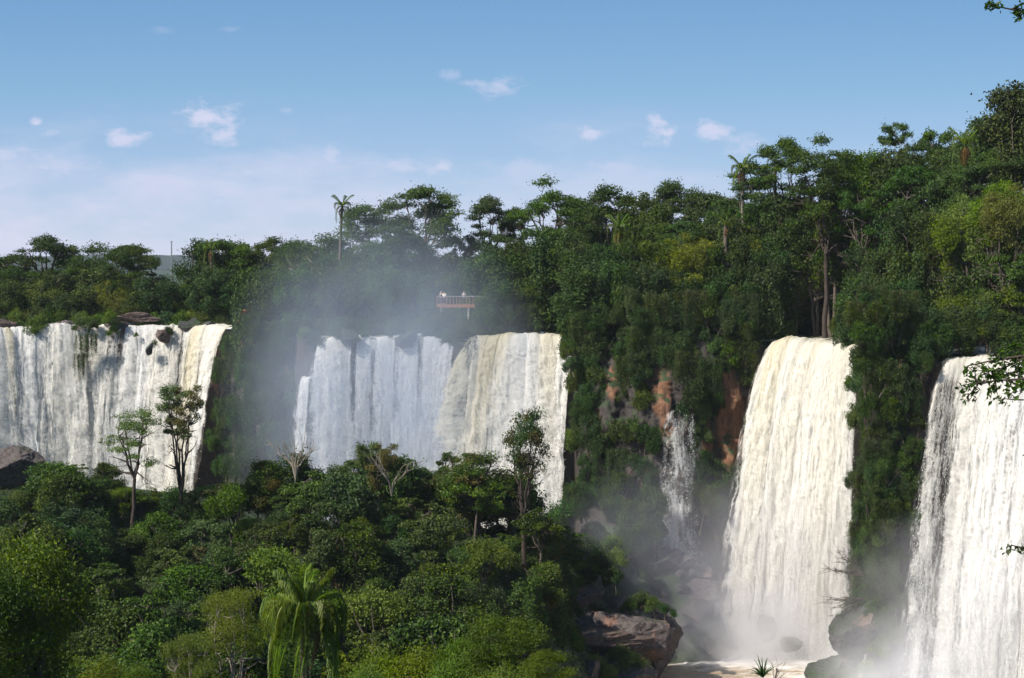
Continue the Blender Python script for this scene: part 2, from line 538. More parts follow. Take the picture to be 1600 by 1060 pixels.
    for i in range(nl):
        a = 2 * np.pi * (i + rg.uniform(-0.3, 0.3)) / nl
        e = Rr * rg.uniform(0.35, 0.55)
        tip = np.array([math.cos(a) * e, math.sin(a) * e, H * rg.uniform(0.72, 0.85)])
        s = np.linspace(0, 1, 7)[:, None]
        mid = top * 0.5 + tip * 0.5 + np.array([math.cos(a), math.sin(a), -0.2]) * e * 0.15
        path = (1 - s) ** 2 * top + 2 * s * (1 - s) * mid + s ** 2 * tip
        path[1:-1] += rg.normal(0, H * 0.008, (5, 3))
        mb.tube(path, np.linspace(rt * 0.75, rt * 0.22, 7), 6)
        limbs.append(path)
    LP = np.concatenate(limbs)
    for c in C:
        dd = np.linalg.norm(LP - c, axis=1) + np.where(LP[:, 2] > c[2], 2.0, 0)
        j = int(dd.argmin())
        a = LP[j]
        s = np.linspace(0, 1, 5)[:, None]
        mid = (a + c) / 2 + rg.normal(0, 0.12 * np.linalg.norm(c - a), 3)
        path = (1 - s) ** 2 * a + 2 * s * (1 - s) * mid + s ** 2 * c
        mb.tube(path, np.linspace(rt * 0.3, rt * 0.08, 5), 4)
        for _ in range(3):
            tip = c + rg.normal(size=3) * rad[0] * 0.55
            mb.tube(np.array([path[3], (path[3] + tip) / 2 + rg.normal(0, 0.05, 3), tip]), [rt * 0.1, rt * 0.07, rt * 0.03], 3)
    trunk = mb.mesh(name + '_trunk', bark, True)
    return dict(crown=crown, trunk=trunk, H=H, R=Rr, kind=kind)


def frond_mesh(name, L_, rise, droop, seed, mat, n=46, leaf=0.62, width=0.03, plum=1.0):
    """one feather palm frond: arched rib along +X with many narrow drooping leaflets"""
    rg = np.random.default_rng(seed)
    s = np.linspace(0, 1, 14)
    x = L_ * (s - 0.28 * droop * s ** 3)
    z = L_ * (rise * s - droop * s ** 2.1)
    path = np.stack([x, 0.05 * np.sin(s * 3), z], 1)
    mb = MB()
    mb.tube(path, np.linspace(0.035, 0.006, 14), 5)
    ribV, ribF = mb.V[0], mb.F[0]
    V, Fc = [ribV], [ribF]
    nn = len(ribV)
    tt = []
    tt += [0.5] * len(ribF)
    for side in (-1, 1):
        for k in range(n):
            t = 0.12 + 0.88 * (k + rg.uniform(0, 1)) / n
            p = np.array([np.interp(t, s, path[:, j]) for j in range(3)])
            q = np.array([np.interp(min(1, t + 0.03), s, path[:, j]) for j in range(3)])
            T = (q - p) / (np.linalg.norm(q - p) + 1e-9)
            ll = leaf * (0.45 + 0.9 * math.sin(min(1, t * 1.05) * 2.9)) * rg.uniform(0.8, 1.15)
            out = np.array([T[0] * 0.55, side * rg.uniform(0.6, 1.0), rg.uniform(-0.15, 0.5) * plum])
            out /= np.linalg.norm(out)
            a = p
            b = p + out * ll * 0.5
            c = b + (out * 0.35 + np.array([0, 0, -0.85])) * ll * 0.55
            w = np.cross(out, [0, 0, 1.0])
            w = w / (np.linalg.norm(w) + 1e-9) * width
            V.append(np.array([a - w * .5, a + w * .5, b + w, b - w, c + w * .3, c - w * .3]))
            Fc.append(np.array([[0, 1, 2, 3], [3, 2, 4, 5]]) + nn)
            nn += 6
            v = float(np.clip(rg.normal(0.5, 0.2), 0, 1))
            tt += [v, v]
    Fc = np.concatenate(Fc)
    return mesh_np(name, np.concatenate(V), Fc, mat, {'tint': ('FACE', tt), 'accent': ('FACE', np.zeros(len(Fc)))})


def rock_mesh(name, seed, mat, sub=4, planes=14, rough=0.16, flat=1.0):
    import bmesh
    rg = np.random.default_rng(seed)
    bm = bmesh.new()
    bmesh.ops.create_icosphere(bm, subdivisions=sub + 1, radius=1)
    V = np.array([v.co[:] for v in bm.verts])
    Fc = np.array([[v.index for v in f.verts] for f in bm.faces])
    bm.free()
    Pn = rg.normal(size=(planes, 3))
    Pn[:, 2] *= flat
    Pn /= np.linalg.norm(Pn, axis=1, keepdims=True)
    h = rg.uniform(0.55, 0.95, planes)
    d = V @ Pn.T
    r = np.where(d > 0.05, h / np.maximum(d, 0.05), 9).min(1)
    r = np.minimum(r, 1.35)
    r *= 1 + rough * fbm(V[:, 0] * 2.5, V[:, 1] * 2.5, V[:, 2] * 4.5, seed, 5, 0.6)
    r *= 1 + rough * 0.4 * np.abs(fbm(V[:, 0] * 9, V[:, 1] * 9, V[:, 2] * 9, seed + 3, 3, 0.6))
    r *= 1 + 0.05 * np.round(2.5 * fbm(V[:, 0] * 1.6, V[:, 1] * 1.6, V[:, 2] * 5, seed + 9, 3)) / 2.5
    return mesh_np(name, V * r[:, None], Fc, mat, smooth=False)


# ------------------------------------------------------------------ the ground
LIP = [(-260, 232), (-120, 236), (-92, 236), (-75, 238), (-68, 241), (-55, 243), (-41.5, 240.5), (-38.2, 227), (-34, 222), (-30.8, 223), (-27, 211), (-24.8, 210),
       (-16, 211), (-8.4, 209), (-6.4, 207), (0, 206), (7.2, 205), (8.4, 199), (15.5, 196), (23, 196), (29.9, 197), (31, 197.5),
       (33.5, 197.2), (37, 193), (39.9, 186), (40.7, 173), (42.5, 170.5), (44, 169), (47, 169.5), (50, 168), (54, 164), (60, 157), (68, 150), (90, 140), (260, 130)]
LX, LY = np.array([p[0] for p in LIP], float), np.array([p[1] for p in LIP], float)


def ylip(x):
    return np.interp(x, LX, LY)


def crest(x):
    return np.interp(x, [-95, -58, -48, -40, -35, -12, -2, 3, 7, 11, 16, 60], [-20, -22.3, -24.2, -26, -28.5, -28, -28.5, -31.5, -37, -44, -46.5, -47])


def zbase(x):
    return np.interp(x, [-120, -50, -40, -32, -26, 6, 9, 20, 25, 29, 60], [-33, -34, -33, -30, -38, -38, -31, -32, -40, -46.5, -47])


def zplat(x, y):
    """plateau above the falls"""
    back = np.asarray(y) - ylip(x)
    rise = 9.0 * sstep(12, 75, back) * sstep(12, 45, x) + 2.5 * sstep(8, 40, back) * sstep(-34, -8, x)
    lift = 1.2 * sstep(7, 9, x) * (1 - sstep(29.5, 31, x)) + 1.6 * sstep(-41.5, -38, x) * (1 - sstep(-30.5, -27, x)) + 1.6 * sstep(39.2, 40.2, x) * (1 - sstep(42.5, 43.6, x))
    dry = 0.9 * sstep(18, 30, back) * (1 - sstep(-45, -30, x))
    return -10.2 + rise + lift + dry


def zvalley(x, y):
    x, y = np.broadcast_arrays(np.asarray(x, float), np.asarray(y, float))
    yl = ylip(x)
    cr = crest(x)
    low = np.minimum(cr - 4, np.interp(x, [-90, -40, -4, 8, 16], [-34, -36, -37, -46, -48]))
    near = np.interp(y, [0, 30, 60, 85, 112], [-1.8, -12, -19.5, -26, -37])
    near = near - 12 * sstep(8, 26, x) * sstep(60, 112, y)
    z1 = cr + (low - cr) * (sstep(172, 112, y) * 0.45 + 0.55 * np.clip((172 - y) / 60, 0, 1))
    zb = zbase(x)
    t = np.clip((y - 172) / np.maximum(yl - 172, 4), 0, 1)
    z2 = cr + (zb - cr) * (t * t * (3 - 2 * t))
    w = sstep(105, 118, y)
    z = np.where(y > 172, z2, near * (1 - w) + z1 * w)
    z = np.where(y < 105, near, z)
    n = fbm(x * 0.06, y * 0.06, 0, 5, 4) * 1.6 * sstep(20, 60, y)
    return z + n * (1 - sstep(24, 30, x) * sstep(140, 165, y))


def ground_z(x, y):
    return np.where(np.asarray(y) > ylip(x), zplat(x, y), zvalley(x, y))


def behind(x):
    """1 where a fall pours over the edge: the water has worn the rock back there"""
    b = 0
    for a0, a1 in ((-99, -41.5), (-27.5, 8.4), (30.2, 39.8), (44, 62)):
        b = b + sstep(a0 - 0.5, a0 + 0.8, x) * (1 - sstep(a1 - 0.8, a1 + 0.5, x))
    return b


def build_ground():
    xs = np.unique(np.concatenate([np.linspace(-260, -100, 20), np.linspace(-100, 75, 620), np.linspace(75, 260, 20)]))
    rows_v = np.concatenate([np.linspace(0, 0.5, 60), np.linspace(0.505, 1, 110)])
    nc = 120
    rows_c = np.linspace(0, 1, nc)
    rows_p = np.concatenate([np.linspace(0.4, 30, 60), np.linspace(32, 260, 60)])
    X, Yv, Z = [], [], []
    yl = ylip(xs)
    y0 = -30.0
    zt = zplat(xs, yl + 0.01)
    ybase = yl - 3.5 - 1.5 * fbm(xs * 0.15, 0, 0, 9, 3)
    for r in rows_v:
        y = y0 + (ybase - y0) * r
        X.append(xs)
        Yv.append(y)
        Z.append(zvalley(xs, y))
    zb = Z[-1]
    for r in rows_c[1:]:
        z = zb + (zt - zb) * r
        y = ybase + (yl - ybase) * r ** 1.3
        env = math.sin(min(1, r * 1.02) * math.pi) ** 0.5
        n = fbm(xs * 0.22, z * 0.10, 0, 31, 5, 0.55) * 2.4
        # ledges and columns of basalt
        n = n + 0.9 * np.abs(fbm(xs * 0.9, z * 0.12, 3, 41, 3, 0.6)) + 0.5 * np.round(fbm(xs * 0.2, z * 0.35, 7, 43, 2) * 3) / 3
        n = n + 0.35 * fbm(xs * 2.2, z * 1.2, 1, 47, 3)
        n = n * (1 - 0.85 * behind(xs)) - 1.2 * behind(xs)
        X.append(xs)
        Yv.append(y - n * env)
        Z.append(z + 0.25 * fbm(xs * 1.3, z * 1.3, 5, 51, 2) * env)
    for r in rows_p:
        y = yl + r
        X.append(xs)
        Yv.append(y)
        Z.append(zplat(xs, y) + 0.35 * fbm(xs * 0.15, y * 0.15, 0, 61, 3) * sstep(2, 10, r))
    # far skirt to the horizon
    for y in (700, 1200, 2500, 6500):
        X.append(xs * (y / 260.0))
        Yv.append(np.full_like(xs, y))
        Z.append(np.full_like(xs, -14.0))
    V = np.stack([np.array(X), np.array(Yv), np.array(Z)], -1)
    nr, ncx = V.shape[:2]
    i = np.arange(nr * ncx).reshape(nr, ncx)
    Fc = np.stack([i[:-1, :-1], i[:-1, 1:], i[1:, 1:], i[1:, :-1]], -1).reshape(-1, 4)
    ore = 0
    for px, py, w_, h_ in ((1146, 665, 26, 100), (1135, 600, 16, 50), (1034, 615, 20, 48), (1042, 668, 14, 34), (958, 602, 12, 32), (1106, 690, 12, 30), (930, 655, 12, 26), (372, 560, 16, 46), (398, 575, 10, 50)):
        Yq = 193.0 if px > 500 else 226.0
        xq, _, zq = at(px, py, Yq)
        ore = np.maximum(ore, 1.15 * np.exp(-((V[..., 0] - xq) / (w_ / F * Yq)) ** 2 - ((V[..., 2] - zq) / (h_ / F * Yq)) ** 2) * (V[..., 1] < 235) * (V[..., 1] > 170))
    me = mesh_np('ground', V.reshape(-1, 3), Fc, M['soil'], {'ore': ('POINT', ore)}, smooth=True)
    me.materials.append(M['cliff'])
    row = np.repeat(np.arange(nr - 1), ncx - 1)
    mi = ((row >= len(rows_v) - 12) & (row <= len(rows_v) + nc - 1)).astype(np.int32)
    me.polygons.foreach_set('material_index', mi)
    return obj('ground', me, kind='structure')


build_ground()


# water sheets: river above, pool below
def water_sheet(name, xs, ys, zf, mat, foamf, kind='structure'):
    Xg, Yg = np.meshgrid(xs, ys)
    Z = zf(Xg, Yg)
    V = np.stack([Xg, Yg, Z], -1)
    nr, ncx = Xg.shape
    i = np.arange(nr * ncx).reshape(nr, ncx)
    Fc = np.stack([i[:-1, :-1], i[:-1, 1:], i[1:, 1:], i[1:, :-1]], -1).reshape(-1, 4)
    fo = foamf(Xg, Yg)
    me = mesh_np(name, V.reshape(-1, 3), Fc, mat, {'foam': ('POINT', fo)}, smooth=True)
    return obj(name, me, kind=kind)


POOL_Z = -44.0


def pool_foam(x, y):
    d1 = np.hypot((x - 30) / 10, (y - 187) / 6)
    d2 = np.hypot((x - 44) / 12, (y - 152) / 14)
    return np.clip(np.maximum(1.5 - d1 * 0.6, 1.5 - d2 * 0.6), 0, 1.1)


water_sheet('pool', np.linspace(8, 75, 230), np.linspace(60, 196, 300),
            lambda x, y: POOL_Z + 0.35 * fbm(x * 0.5, y * 0.5, 0, 71, 4) * (0.3 + pool_foam(x, y) * 1.4), M['pool'], pool_foam)


def strip(name, x0, x1, seed, mat, foam_k, back=26.0, z=-9.95):
    xs = np.linspace(x0, x1, int((x1 - x0) / 0.3) + 2)
    rows = np.linspace(0.7, back, 80)
    yl = ylip(xs)
    X = np.tile(xs, (len(rows), 1))
    Yv = yl[None, :] + rows[:, None]
    zz = z + 0.13 * fbm(X * 0.7, Yv * 0.4, 0, seed, 4) + 0.025 * rows[:, None]
    V = np.stack([X, Yv, zz], -1).reshape(-1, 3)
    nr, ncx = X.shape
    i = np.arange(nr * ncx).reshape(nr, ncx)
    Fc = np.stack([i[:-1, :-1], i[:-1, 1:], i[1:, 1:], i[1:, :-1]], -1).reshape(-1, 4)
    fo = np.clip(foam_k - rows[:, None] / 26.0 + 0.3 * fbm(X * 0.3, Yv * 0.5, 2, seed + 5, 3), 0, 1)
    me = mesh_np(name, V, Fc, mat, {'foam': ('POINT', fo)}, smooth=True)
    return obj(name, me, kind='structure')


strip('river', -125, -41.0, 81, M['river'], 0.75)
strip('river', -25.5, 8.0, 83, M['river'], 0.5, 24)
strip('river', 30.0, 39.9, 85, M['river'], 0.55, 14, -9.6)
strip('river', 43.8, 80, 87, M['river'], 0.5, 14, -9.6)


# ------------------------------------------------------------------ waterfalls
def waterfall(lip, zl, zb, throw, spread=(0, 0), seed=0, gap=0.0, gaps=(), silt=0.5, back=1.5, ds=0.13, amp=1.0, label='', ragged=0.8, aim=0.0, sag=(0.6, 0.6),
              air=0.75, holes=0.35, drift=(0, 0), silts=()):
    rg = np.random.default_rng(seed)
    lip = np.array(lip, float)
    seg = np.r_[0, np.cumsum(np.hypot(*np.diff(lip, axis=0).T))]
    Wd = seg[-1]
    nu = int(Wd / ds) + 2
    s = np.linspace(0, Wd, nu)
    px_, py_ = np.interp(s, seg, lip[:, 0]), np.interp(s, seg, lip[:, 1])
    k = max(3, int(2.0 / ds)) | 1
    ker = np.ones(k) / k
    pad = lambda a: np.convolve(np.r_[2 * a[0] - a[k // 2:0:-1], a, 2 * a[-1] - a[-2:-k // 2 - 1:-1]], ker, 'valid')
    px_, py_ = pad(px_), pad(py_)
    py_ = py_ + 0.7 * fbm(s * 0.3, 0, 0, seed + 1, 3)
    tx, ty = np.gradient(px_), np.gradient(py_)
    ln = np.hypot(tx, ty)
    kk = max(3, int(5.0 / ds)) | 1
    nx, ny = ty / ln, -tx / ln
    nx, ny = nx * (1 - aim) - 0.3 * aim, ny * (1 - aim) - 0.95 * aim
    H = zl - zb
    rows_b = np.arange(-back, 0, 0.18)
    tt = np.linspace(0, 1, int(H / (ds * 1.12)))
    drop = np.concatenate([np.zeros(len(rows_b)), H * (tt ** 1.15)])
    beh = np.concatenate([-rows_b, np.zeros(len(tt))])
    S, D = np.meshgrid(s, drop)
    B = np.meshgrid(s, beh)[1]
    nonz = (D > 0)
    fr = D / H
    thr = throw if np.isscalar(throw) else np.interp(s / Wd, np.linspace(0, 1, len(throw)), throw)[None, :]
    tdist = np.sqrt(D)                      # fall time
    big = fbm(S * 0.28, tdist * 0.16, 0, seed + 2, 3)          # ropes of water
    # billows advancing down the sheet
    SW = S + 0.5 * fbm(S * 0.5, tdist * 0.5, 5, seed + 20, 2)
    lob = fbm(SW * 1.25, tdist * 0.22, 2, seed + 3, 3, 0.55)
    lob2 = fbm(SW * 3.6, tdist * 0.8 + 1.2 * lob, 3, seed + 4, 3, 0.6)
    puff = np.abs(fbm(SW * 1.3 + 0.8 * lob2, tdist * 2.4 + 1.5 * big + 0.8 * lob, 12, seed + 21, 5, 0.62))
    fine = fbm(S * 7.0, D * 3.2, 4, seed + 5, 3, 0.75)
    A = amp * (0.10 + 0.8 * fr ** 0.6)
    disp = A * (1.3 * big + 0.40 * lob + 0.10 * lob2 + 0.45 * puff * fr ** 0.4)
    thr = throw if np.isscalar(throw) else np.interp(s / Wd, np.linspace(0, 1, len(throw)), throw)[None, :]
    off = thr * np.sqrt(fr) + disp - 0.3 * amp * np.sqrt(fr) + 0.25
    off = np.where(nonz, off, disp * 0.3 - B)
    sw = (s / Wd - 0.5) * 2
    lat = np.where(sw < 0, sw * spread[0], sw * spread[1])[None, :] * fr ** 0.6
    zlip = zl + (0.55 * fbm(s * 0.3, 0, 0, seed + 6, 4) + 0.15 * fbm(s * 1.6, 0, 0, seed + 16, 3))[None, :]
    lat = lat + (0.40 * fbm(S * 0.9, D * 0.45, 13, seed + 22, 3)) * fr ** 0.5 * amp
    zlip = zlip - (sag[0] * np.exp(-s / 0.9) + sag[1] * np.exp(-(Wd - s) / 0.9))[None, :] * np.where(nonz, 1, 0.6)
    thin = 0.62 + 0.6 * fbm(S * 0.33, tdist * 0.12, 6, seed + 7, 3) + holes * 0.6 * fbm(S * 1.8, D * 0.35, 7, seed + 8, 3, 0.7) - gap * (0.55 + 0.55 * (1 - fr))
    for a, b, st, d0, d1 in gaps:
        u = S / Wd
        m = sstep(a - 0.02, a + 0.015, u) * (1 - sstep(b - 0.015, b + 0.02, u)) * (1 - sstep(d1 * 0.6, d1, fr)) * sstep(d0 - 0.02, d0 + 0.02, fr + 1e-6 + (0.05 if d0 == 0 else 0))
        thin = thin - st * m
    e = np.minimum(S, Wd - S)
    e = e + 0.5 * fbm(S * 0.2, D * 0.5, 8, seed + 9, 4, 0.6) * fr ** 0.5
    wid = ragged * (0.35 + 1.3 * fr)
    thin = thin - 1.25 * np.clip(1 - e / wid, 0, 1.3)
    si = silt * np.clip(0.5 + 1.1 * fbm(S * 0.35, tdist * 0.08, 9, seed + 10, 3), 0, 1.2) * (1 - 0.6 * fr ** 0.8)
    for a, b, st in silts:
        u = S / Wd
        si = si + st * sstep(a - 0.03, a + 0.02, u) * (1 - sstep(b - 0.02, b + 0.03, u)) * (1 - 0.8 * fr ** 0.7)
    si = np.clip(si, 0, 0.85)
    ai = np.clip(air + 0.5 * fbm(SW * 0.8, tdist * 0.2, 10, seed + 11, 3) + 0.15 * fr, 0, 1.3)
    nr, nc_ = S.shape
    i = np.arange(nr * nc_).reshape(nr, nc_)
    w = empty('waterfall', (0, 0, 0), label, 'waterfall')
    keep = thin > -0.75
    for lay in range(3):
        ol = 0.0 if lay == 0 else (0.12 + 0.55 * fr ** 0.5) * lay * (0.8 + 0.5 * fbm(S * 0.7, tdist * 0.8, lay, seed + 30, 3)) * (0.5 + 0.5 * amp)
        grow = 1 + (0.0 if lay == 0 else 0.12 * lay * fr ** 0.7)
        lt = lat + (0 if lay == 0 else sw[None, :] * 0.35 * lay * fr ** 0.6)
        Xp = px_[None, :] + nx[None, :] * (off + ol) + tx[None, :] / ln[None, :] * lt + drift[0] * fr ** 0.6
        Yp = py_[None, :] + ny[None, :] * (off + ol) + drift[1] * fr ** 0.8
        Zp = zlip - D + np.where(nonz, 0.12 * lob2 * (1 - fr) + 0.05 * lay, 0.08 * fine + 0.02 * B)
        Vl = np.stack([Xp, Yp, Zp], -1)
        if lay == 0:
            V = Vl
        fd = thin if lay == 0 else np.clip(thin + 0.55, 0, 1) * sstep(0.0, 0.08, fr) * (0.45 + 0.55 * fr)
        ok_ = (fd > -0.75) if lay == 0 else (fd > 0.02)
        kf = ok_[:-1, :-1] | ok_[1:, :-1] | ok_[:-1, 1:] | ok_[1:, 1:]
        Fc = np.stack([i[:-1, :-1], i[1:, :-1], i[1:, 1:], i[:-1, 1:]], -1)[kf]
        at_ = {'silt': ('POINT', si * (1 if lay == 0 else 0.6)), 'air': ('POINT', ai + (0 if lay == 0 else 0.25)), 'fade': ('POINT', fd), 'su': ('POINT', S + seed * 3.7 + lay * 50),
               'sv': ('POINT', tdist + lay * 7), 'sd': ('POINT', D - B)}
        obj('water_sheet' if lay == 0 else 'spray_veil', mesh_np('water_sheet' if lay == 0 else 'spray_veil', Vl.reshape(-1, 3), Fc, M['water'] if lay == 0 else M['veil'], at_, smooth=True), w)
    keep = thin > -0.1
    # flung drops and clots of foam on the face and the edges
    n = int(Wd * H * 10)
    pr = rg.integers(0, nr - 1, n * 2)
    pc = rg.integers(0, nc_ - 1, n * 2)
    ed = np.minimum(pc, nc_ - 1 - pc) * ds
    pk = (rg.uniform(0, 1, n * 2) < 0.12 + 0.88 * (ed < 1.3)) & nonz[pr, pc] & (keep[pr, pc] | (rg.uniform(0, 1, n * 2) < 0.16))
    pr, pc = pr[pk], pc[pk]
    n = len(pr)
    frp = fr[pr, pc]
    C = V[pr, pc] + np.stack([nx[pc], ny[pc], 0 * nx[pc]], 1) * rg.exponential(0.16, (n, 1)) * (0.4 + 1.5 * frp[:, None]) + rg.normal(0, 0.12, (n, 3)) * (0.3 + frp[:, None])
    r = rg.uniform(0.012, 0.045, (n, 1)) * (0.8 + 0.5 * frp[:, None])
    tet = np.array([[1, 1, 1], [1, -1, -1], [-1, 1, -1], [-1, -1, 1]]) * 0.8
    tet = tet * np.array([1, 1, 1.9])
    Vd = (C[:, None, :] + tet[None] * r[:, :, None]).reshape(-1, 3)
    base = np.arange(n)[:, None] * 4
    tf = np.array([[0, 1, 2], [0, 3, 1], [0, 2, 3], [1, 3, 2]])
    Fd = (base[:, None, :] + tf[None]).reshape(-1, 3)
    md = mesh_np('spray_drops', Vd, Fd, M['drops'], {'silt': ('POINT', np.full(len(Vd), silt * 0.15)), 'air': ('POINT', np.ones(len(Vd)))})
    sp = obj('spray', md, w, kind='stuff')
    return w


waterfall([(-98, 236), (-84, 236), (-77, 237.5), (-73.5, 239)], -9.7, -34, 6.0, (0, 1.0), 101, 0.02, silt=1.2, air=1.0, amp=1.0,
          label='cream coloured curtain of water at the far left edge of the falls')
waterfall([(-74.5, 239.5), (-70, 241), (-66.5, 242), (-63.0, 242.3)], -9.4, -34, 6.5, (0.5, 0.5), 102, 0.05, gaps=((0.93, 0.98, 0.6, 0, 0.4),), silt=0.45, air=1.05,
          label='white fall just right of the cream curtain, left of the green mossy streaks')
waterfall([(-63.3, 242.5), (-58, 243), (-53, 242.8), (-48.8, 242)], -9.5, -34, 5.8, (0.6, 0.5), 103, 0.06,
          gaps=((0.02, 0.06, 0.7, 0, 0.5), (0.36, 0.39, 0.5, 0, 0.25)), silt=0.4, air=1.05,
          label='wide white fall between the mossy streaks and the rock with a green top')
waterfall([(-49.0, 242), (-46, 241.8), (-43.3, 240.5), (-41.2, 238.5)], -9.3, -34, 7.0, (0.8, 0.6), 104, 0.05, silt=1.0, air=1.0, amp=1.1,
          label='pale yellow fall at the right end of the left falls, beside the orange lookout')
waterfall([(-27.3, 210.6), (-25.9, 210.2)], -14.5, -38, 2.2, (0.6, 0.6), 105, 0.15, silt=0.1, air=0.6, amp=0.6, ragged=0.5,
          label='thin side strand of water left of the misty central fall')
waterfall([(-25.2, 210.3), (-22.6, 210.3), (-20.4, 210.9)], -9.7, -38, 4.0, (1.8, 0.2), 106, 0.08, silt=0.3, air=0.75,
          label='bulging left fall of the misty central group')
waterfall([(-21.0, 211), (-17, 211.2), (-13.5, 210.6), (-8.9, 209.6)], -9.6, -38, 3.2, (0.9, 0.8), 107, 0.10,
          gaps=((0.0, 0.05, 0.9, 0, 0.3), (0.24, 0.27, 0.5, 0.05, 0.5), (0.49, 0.54, 0.5, 0.0, 0.5), (0.75, 0.80, 0.6, 0, 0.5)), silt=0.15, air=0.68, amp=0.8,
          label='broad grey veil of water behind the mist in the middle of the central group')
waterfall([(-9.2, 209.6), (-7.0, 208.3)], -10.0, -38, 3.4, (0.3, 0.6), 108, 0.08, silt=0.15, air=0.7, amp=0.7,
          label='narrow white strand left of the green streak beside the sunlit central fall')
waterfall([(-6.2, 207.4), (-3, 207.2), (1, 206.4), (5, 205.6), (8.6, 203.8)], -9.3, -38, 7.5, (4.6, 2.6), 109, 0.04, silt=0.85, air=0.85, amp=1.15,
          silts=((0.15, 0.4, 0.3),), sag=(2.2, 0.8), label='sunlit cream and white fall right of the misty central fall')
waterfall([(18.4, 193.2), (20.0, 192.4), (21.6, 192.8)], -17.6, -37.0, 1.6, (0.2, 0.3), 110, 0.72, silt=0.02, air=0.35, holes=1.0, ds=0.08, amp=0.5, ragged=0.5, drift=(-0.4, -1),
          label='thin broken cascade trickling down the overgrown cliff')
waterfall([(18.9, 191.8), (20.4, 191.4)], -32.6, -38.5, 1.8, (0.3, 0.2), 111, 0.35, holes=0.8, silt=0.02, air=0.8, amp=0.5, ragged=0.4, drift=(-0.8, -1),
          label='small white chute at the foot of the thin cliff cascade')
waterfall([(30.2, 196.4), (33.5, 196.4), (37, 192.2), (39.9, 185)], -9.3, -44.3, (10.0, 11.0, 9.5, 7.0), (1.6, 7.5), 112, 0.0, silt=0.45, air=0.8, amp=1.25, drift=(-2.8, 0), aim=0.8, sag=(3.4, 1.6),
          gaps=((0.70, 0.73, 0.45, 0, 0.3),), silts=((0.10, 0.24, 0.45),), label='tall full fall plunging into the brown pool right of the orange cliff')
waterfall([(44.3, 167.6), (47, 168), (50, 166.4), (54, 162.5), (59, 156)], -9.6, -44, 8.0, (2.2, 0.5), 113, 0.06, silt=0.4, air=0.7, amp=1.1, drift=(-2.8, 0), aim=0.7, sag=(1.6, 0),
          gaps=((0.02, 0.2, 0.5, 0.05, 1.2),), ds=0.11, label='nearest tall fall at the right edge of the view')



def rock_column(name, centre, radii, seed, mat, label):
    c = np.array(centre, float)
    t = np.linspace(0, 1, 130)
    ct = np.stack([np.interp(t, np.linspace(0, 1, len(c)), c[:, k]) for k in range(3)], 1)
    rr = np.interp(t, np.linspace(0, 1, len(radii)), radii)
    th = np.linspace(0, 2 * np.pi, 97)[:-1]
    T, TH = np.meshgrid(t, th, indexing='ij')
    r = rr[:, None] * (1 + 0.22 * fbm(np.cos(TH) * 1.6, np.sin(TH) * 1.6, ct[:, 2:3] * 0.22, seed, 5, 0.55) + 0.12 * np.abs(fbm(np.cos(TH) * 4, np.sin(TH) * 4, ct[:, 2:3] * 0.3, seed + 3, 3)))
    V = np.stack([ct[:, 0:1] + np.cos(TH) * r, ct[:, 1:2] + np.sin(TH) * r, np.broadcast_to(ct[:, 2:3], T.shape)], -1)
    n, m = T.shape
    i = np.arange(n * m).reshape(n, m)
    i2 = np.roll(i, -1, 1)
    Fc = np.stack([i[:-1], i2[:-1], i2[1:], i[1:]], -1).reshape(-1, 4)
    return obj(name, mesh_np(name, V.reshape(-1, 3), Fc, mat, smooth=True), None, label, 'rock', None)


rock_column('rock_buttress', [(41.8, 169.5, -8.5), (41.2, 168.5, -18), (40.3, 167.5, -28), (38.8, 166, -38), (38, 165, -47)], [0.5, 2.2, 1.9, 2.0, 2.8], 991, M['cliff'], 'dark overgrown rock buttress standing between the two right hand falls')

# ------------------------------------------------------------------ plants
P_ = {}
for i, (h, r) in enumerate([(15, 7.0), (16, 6.2), (14, 7.4), (15, 5.6)]):
    P_[f'umb{i}'] = tree_proto('umbrella_tree', 'umbrella', h, r, 200 + i, 1.9, M['leaf_umb'], M['bark'], 34 + 4 * i, 13500, 0.36)
for i, (h, r) in ((4, (16, 6.0)), (5, (15, 5.6))):      # open crowns with the limbs showing
    P_[f'umb{i}'] = tree_proto('umbrella_tree', 'umbrella', h, r, 210 + i, 1.9, M['leaf_umb'], M['bark_dark'], 30, 12500, 0.32)
for i, (h, r) in enumerate([(10, 4.4), (11, 4.2), (9, 4.6), (10, 4.0)]):
    P_[f'round{i}'] = tree_proto('round_tree', 'round', h, r, 220 + i, 1.7, M['leaf'] if i != 2 else M['leaf_cliff'], M['bark'], 34, 11000, 0.32)
for i, (h, r) in enumerate([(10, 3.4), (11, 3.8)]):
    P_[f'airy{i}'] = tree_proto('open_tree', 'airy', h, r, 240 + i, 1.9, M['leaf_umb'], M['bark_pale'], 24, 4200, 0.30)
for i, (h, r) in enumerate([(9, 2.6), (11, 3.0), (8, 2.8)]):
    P_[f'draped{i}'] = tree_proto('climber_tree', 'draped', h, r, 260 + i, 2.0, M['leaf_cliff'], M['bark_dark'], 34, 9500, 0.30)
for i, (h, r, k, lf, nc_, nl_, sz) in enumerate([(7, 3.0, 'round', 'leaf', 24, 9500, 0.25), (7.5, 2.8, 'round', 'leaf_rust', 20, 8000, 0.22), (6.5, 3.2, 'umbrella', 'leaf', 26, 8000, 0.24),
                                                 (7, 2.6, 'draped', 'leaf_cliff', 26, 9000, 0.26), (7, 3.0, 'round', 'leaf_bright', 18, 7500, 0.20), (9, 2.4, 'airy', 'leaf', 30, 6000, 0.24), (8, 2.2, 'airy', 'leaf_umb', 34, 8000, 0.20)]):
    P_[f'valley{i}'] = tree_proto('valley_tree', k, h, r, 280 + i, 1.6, M[lf], M['bark'], nc_, nl_, sz)
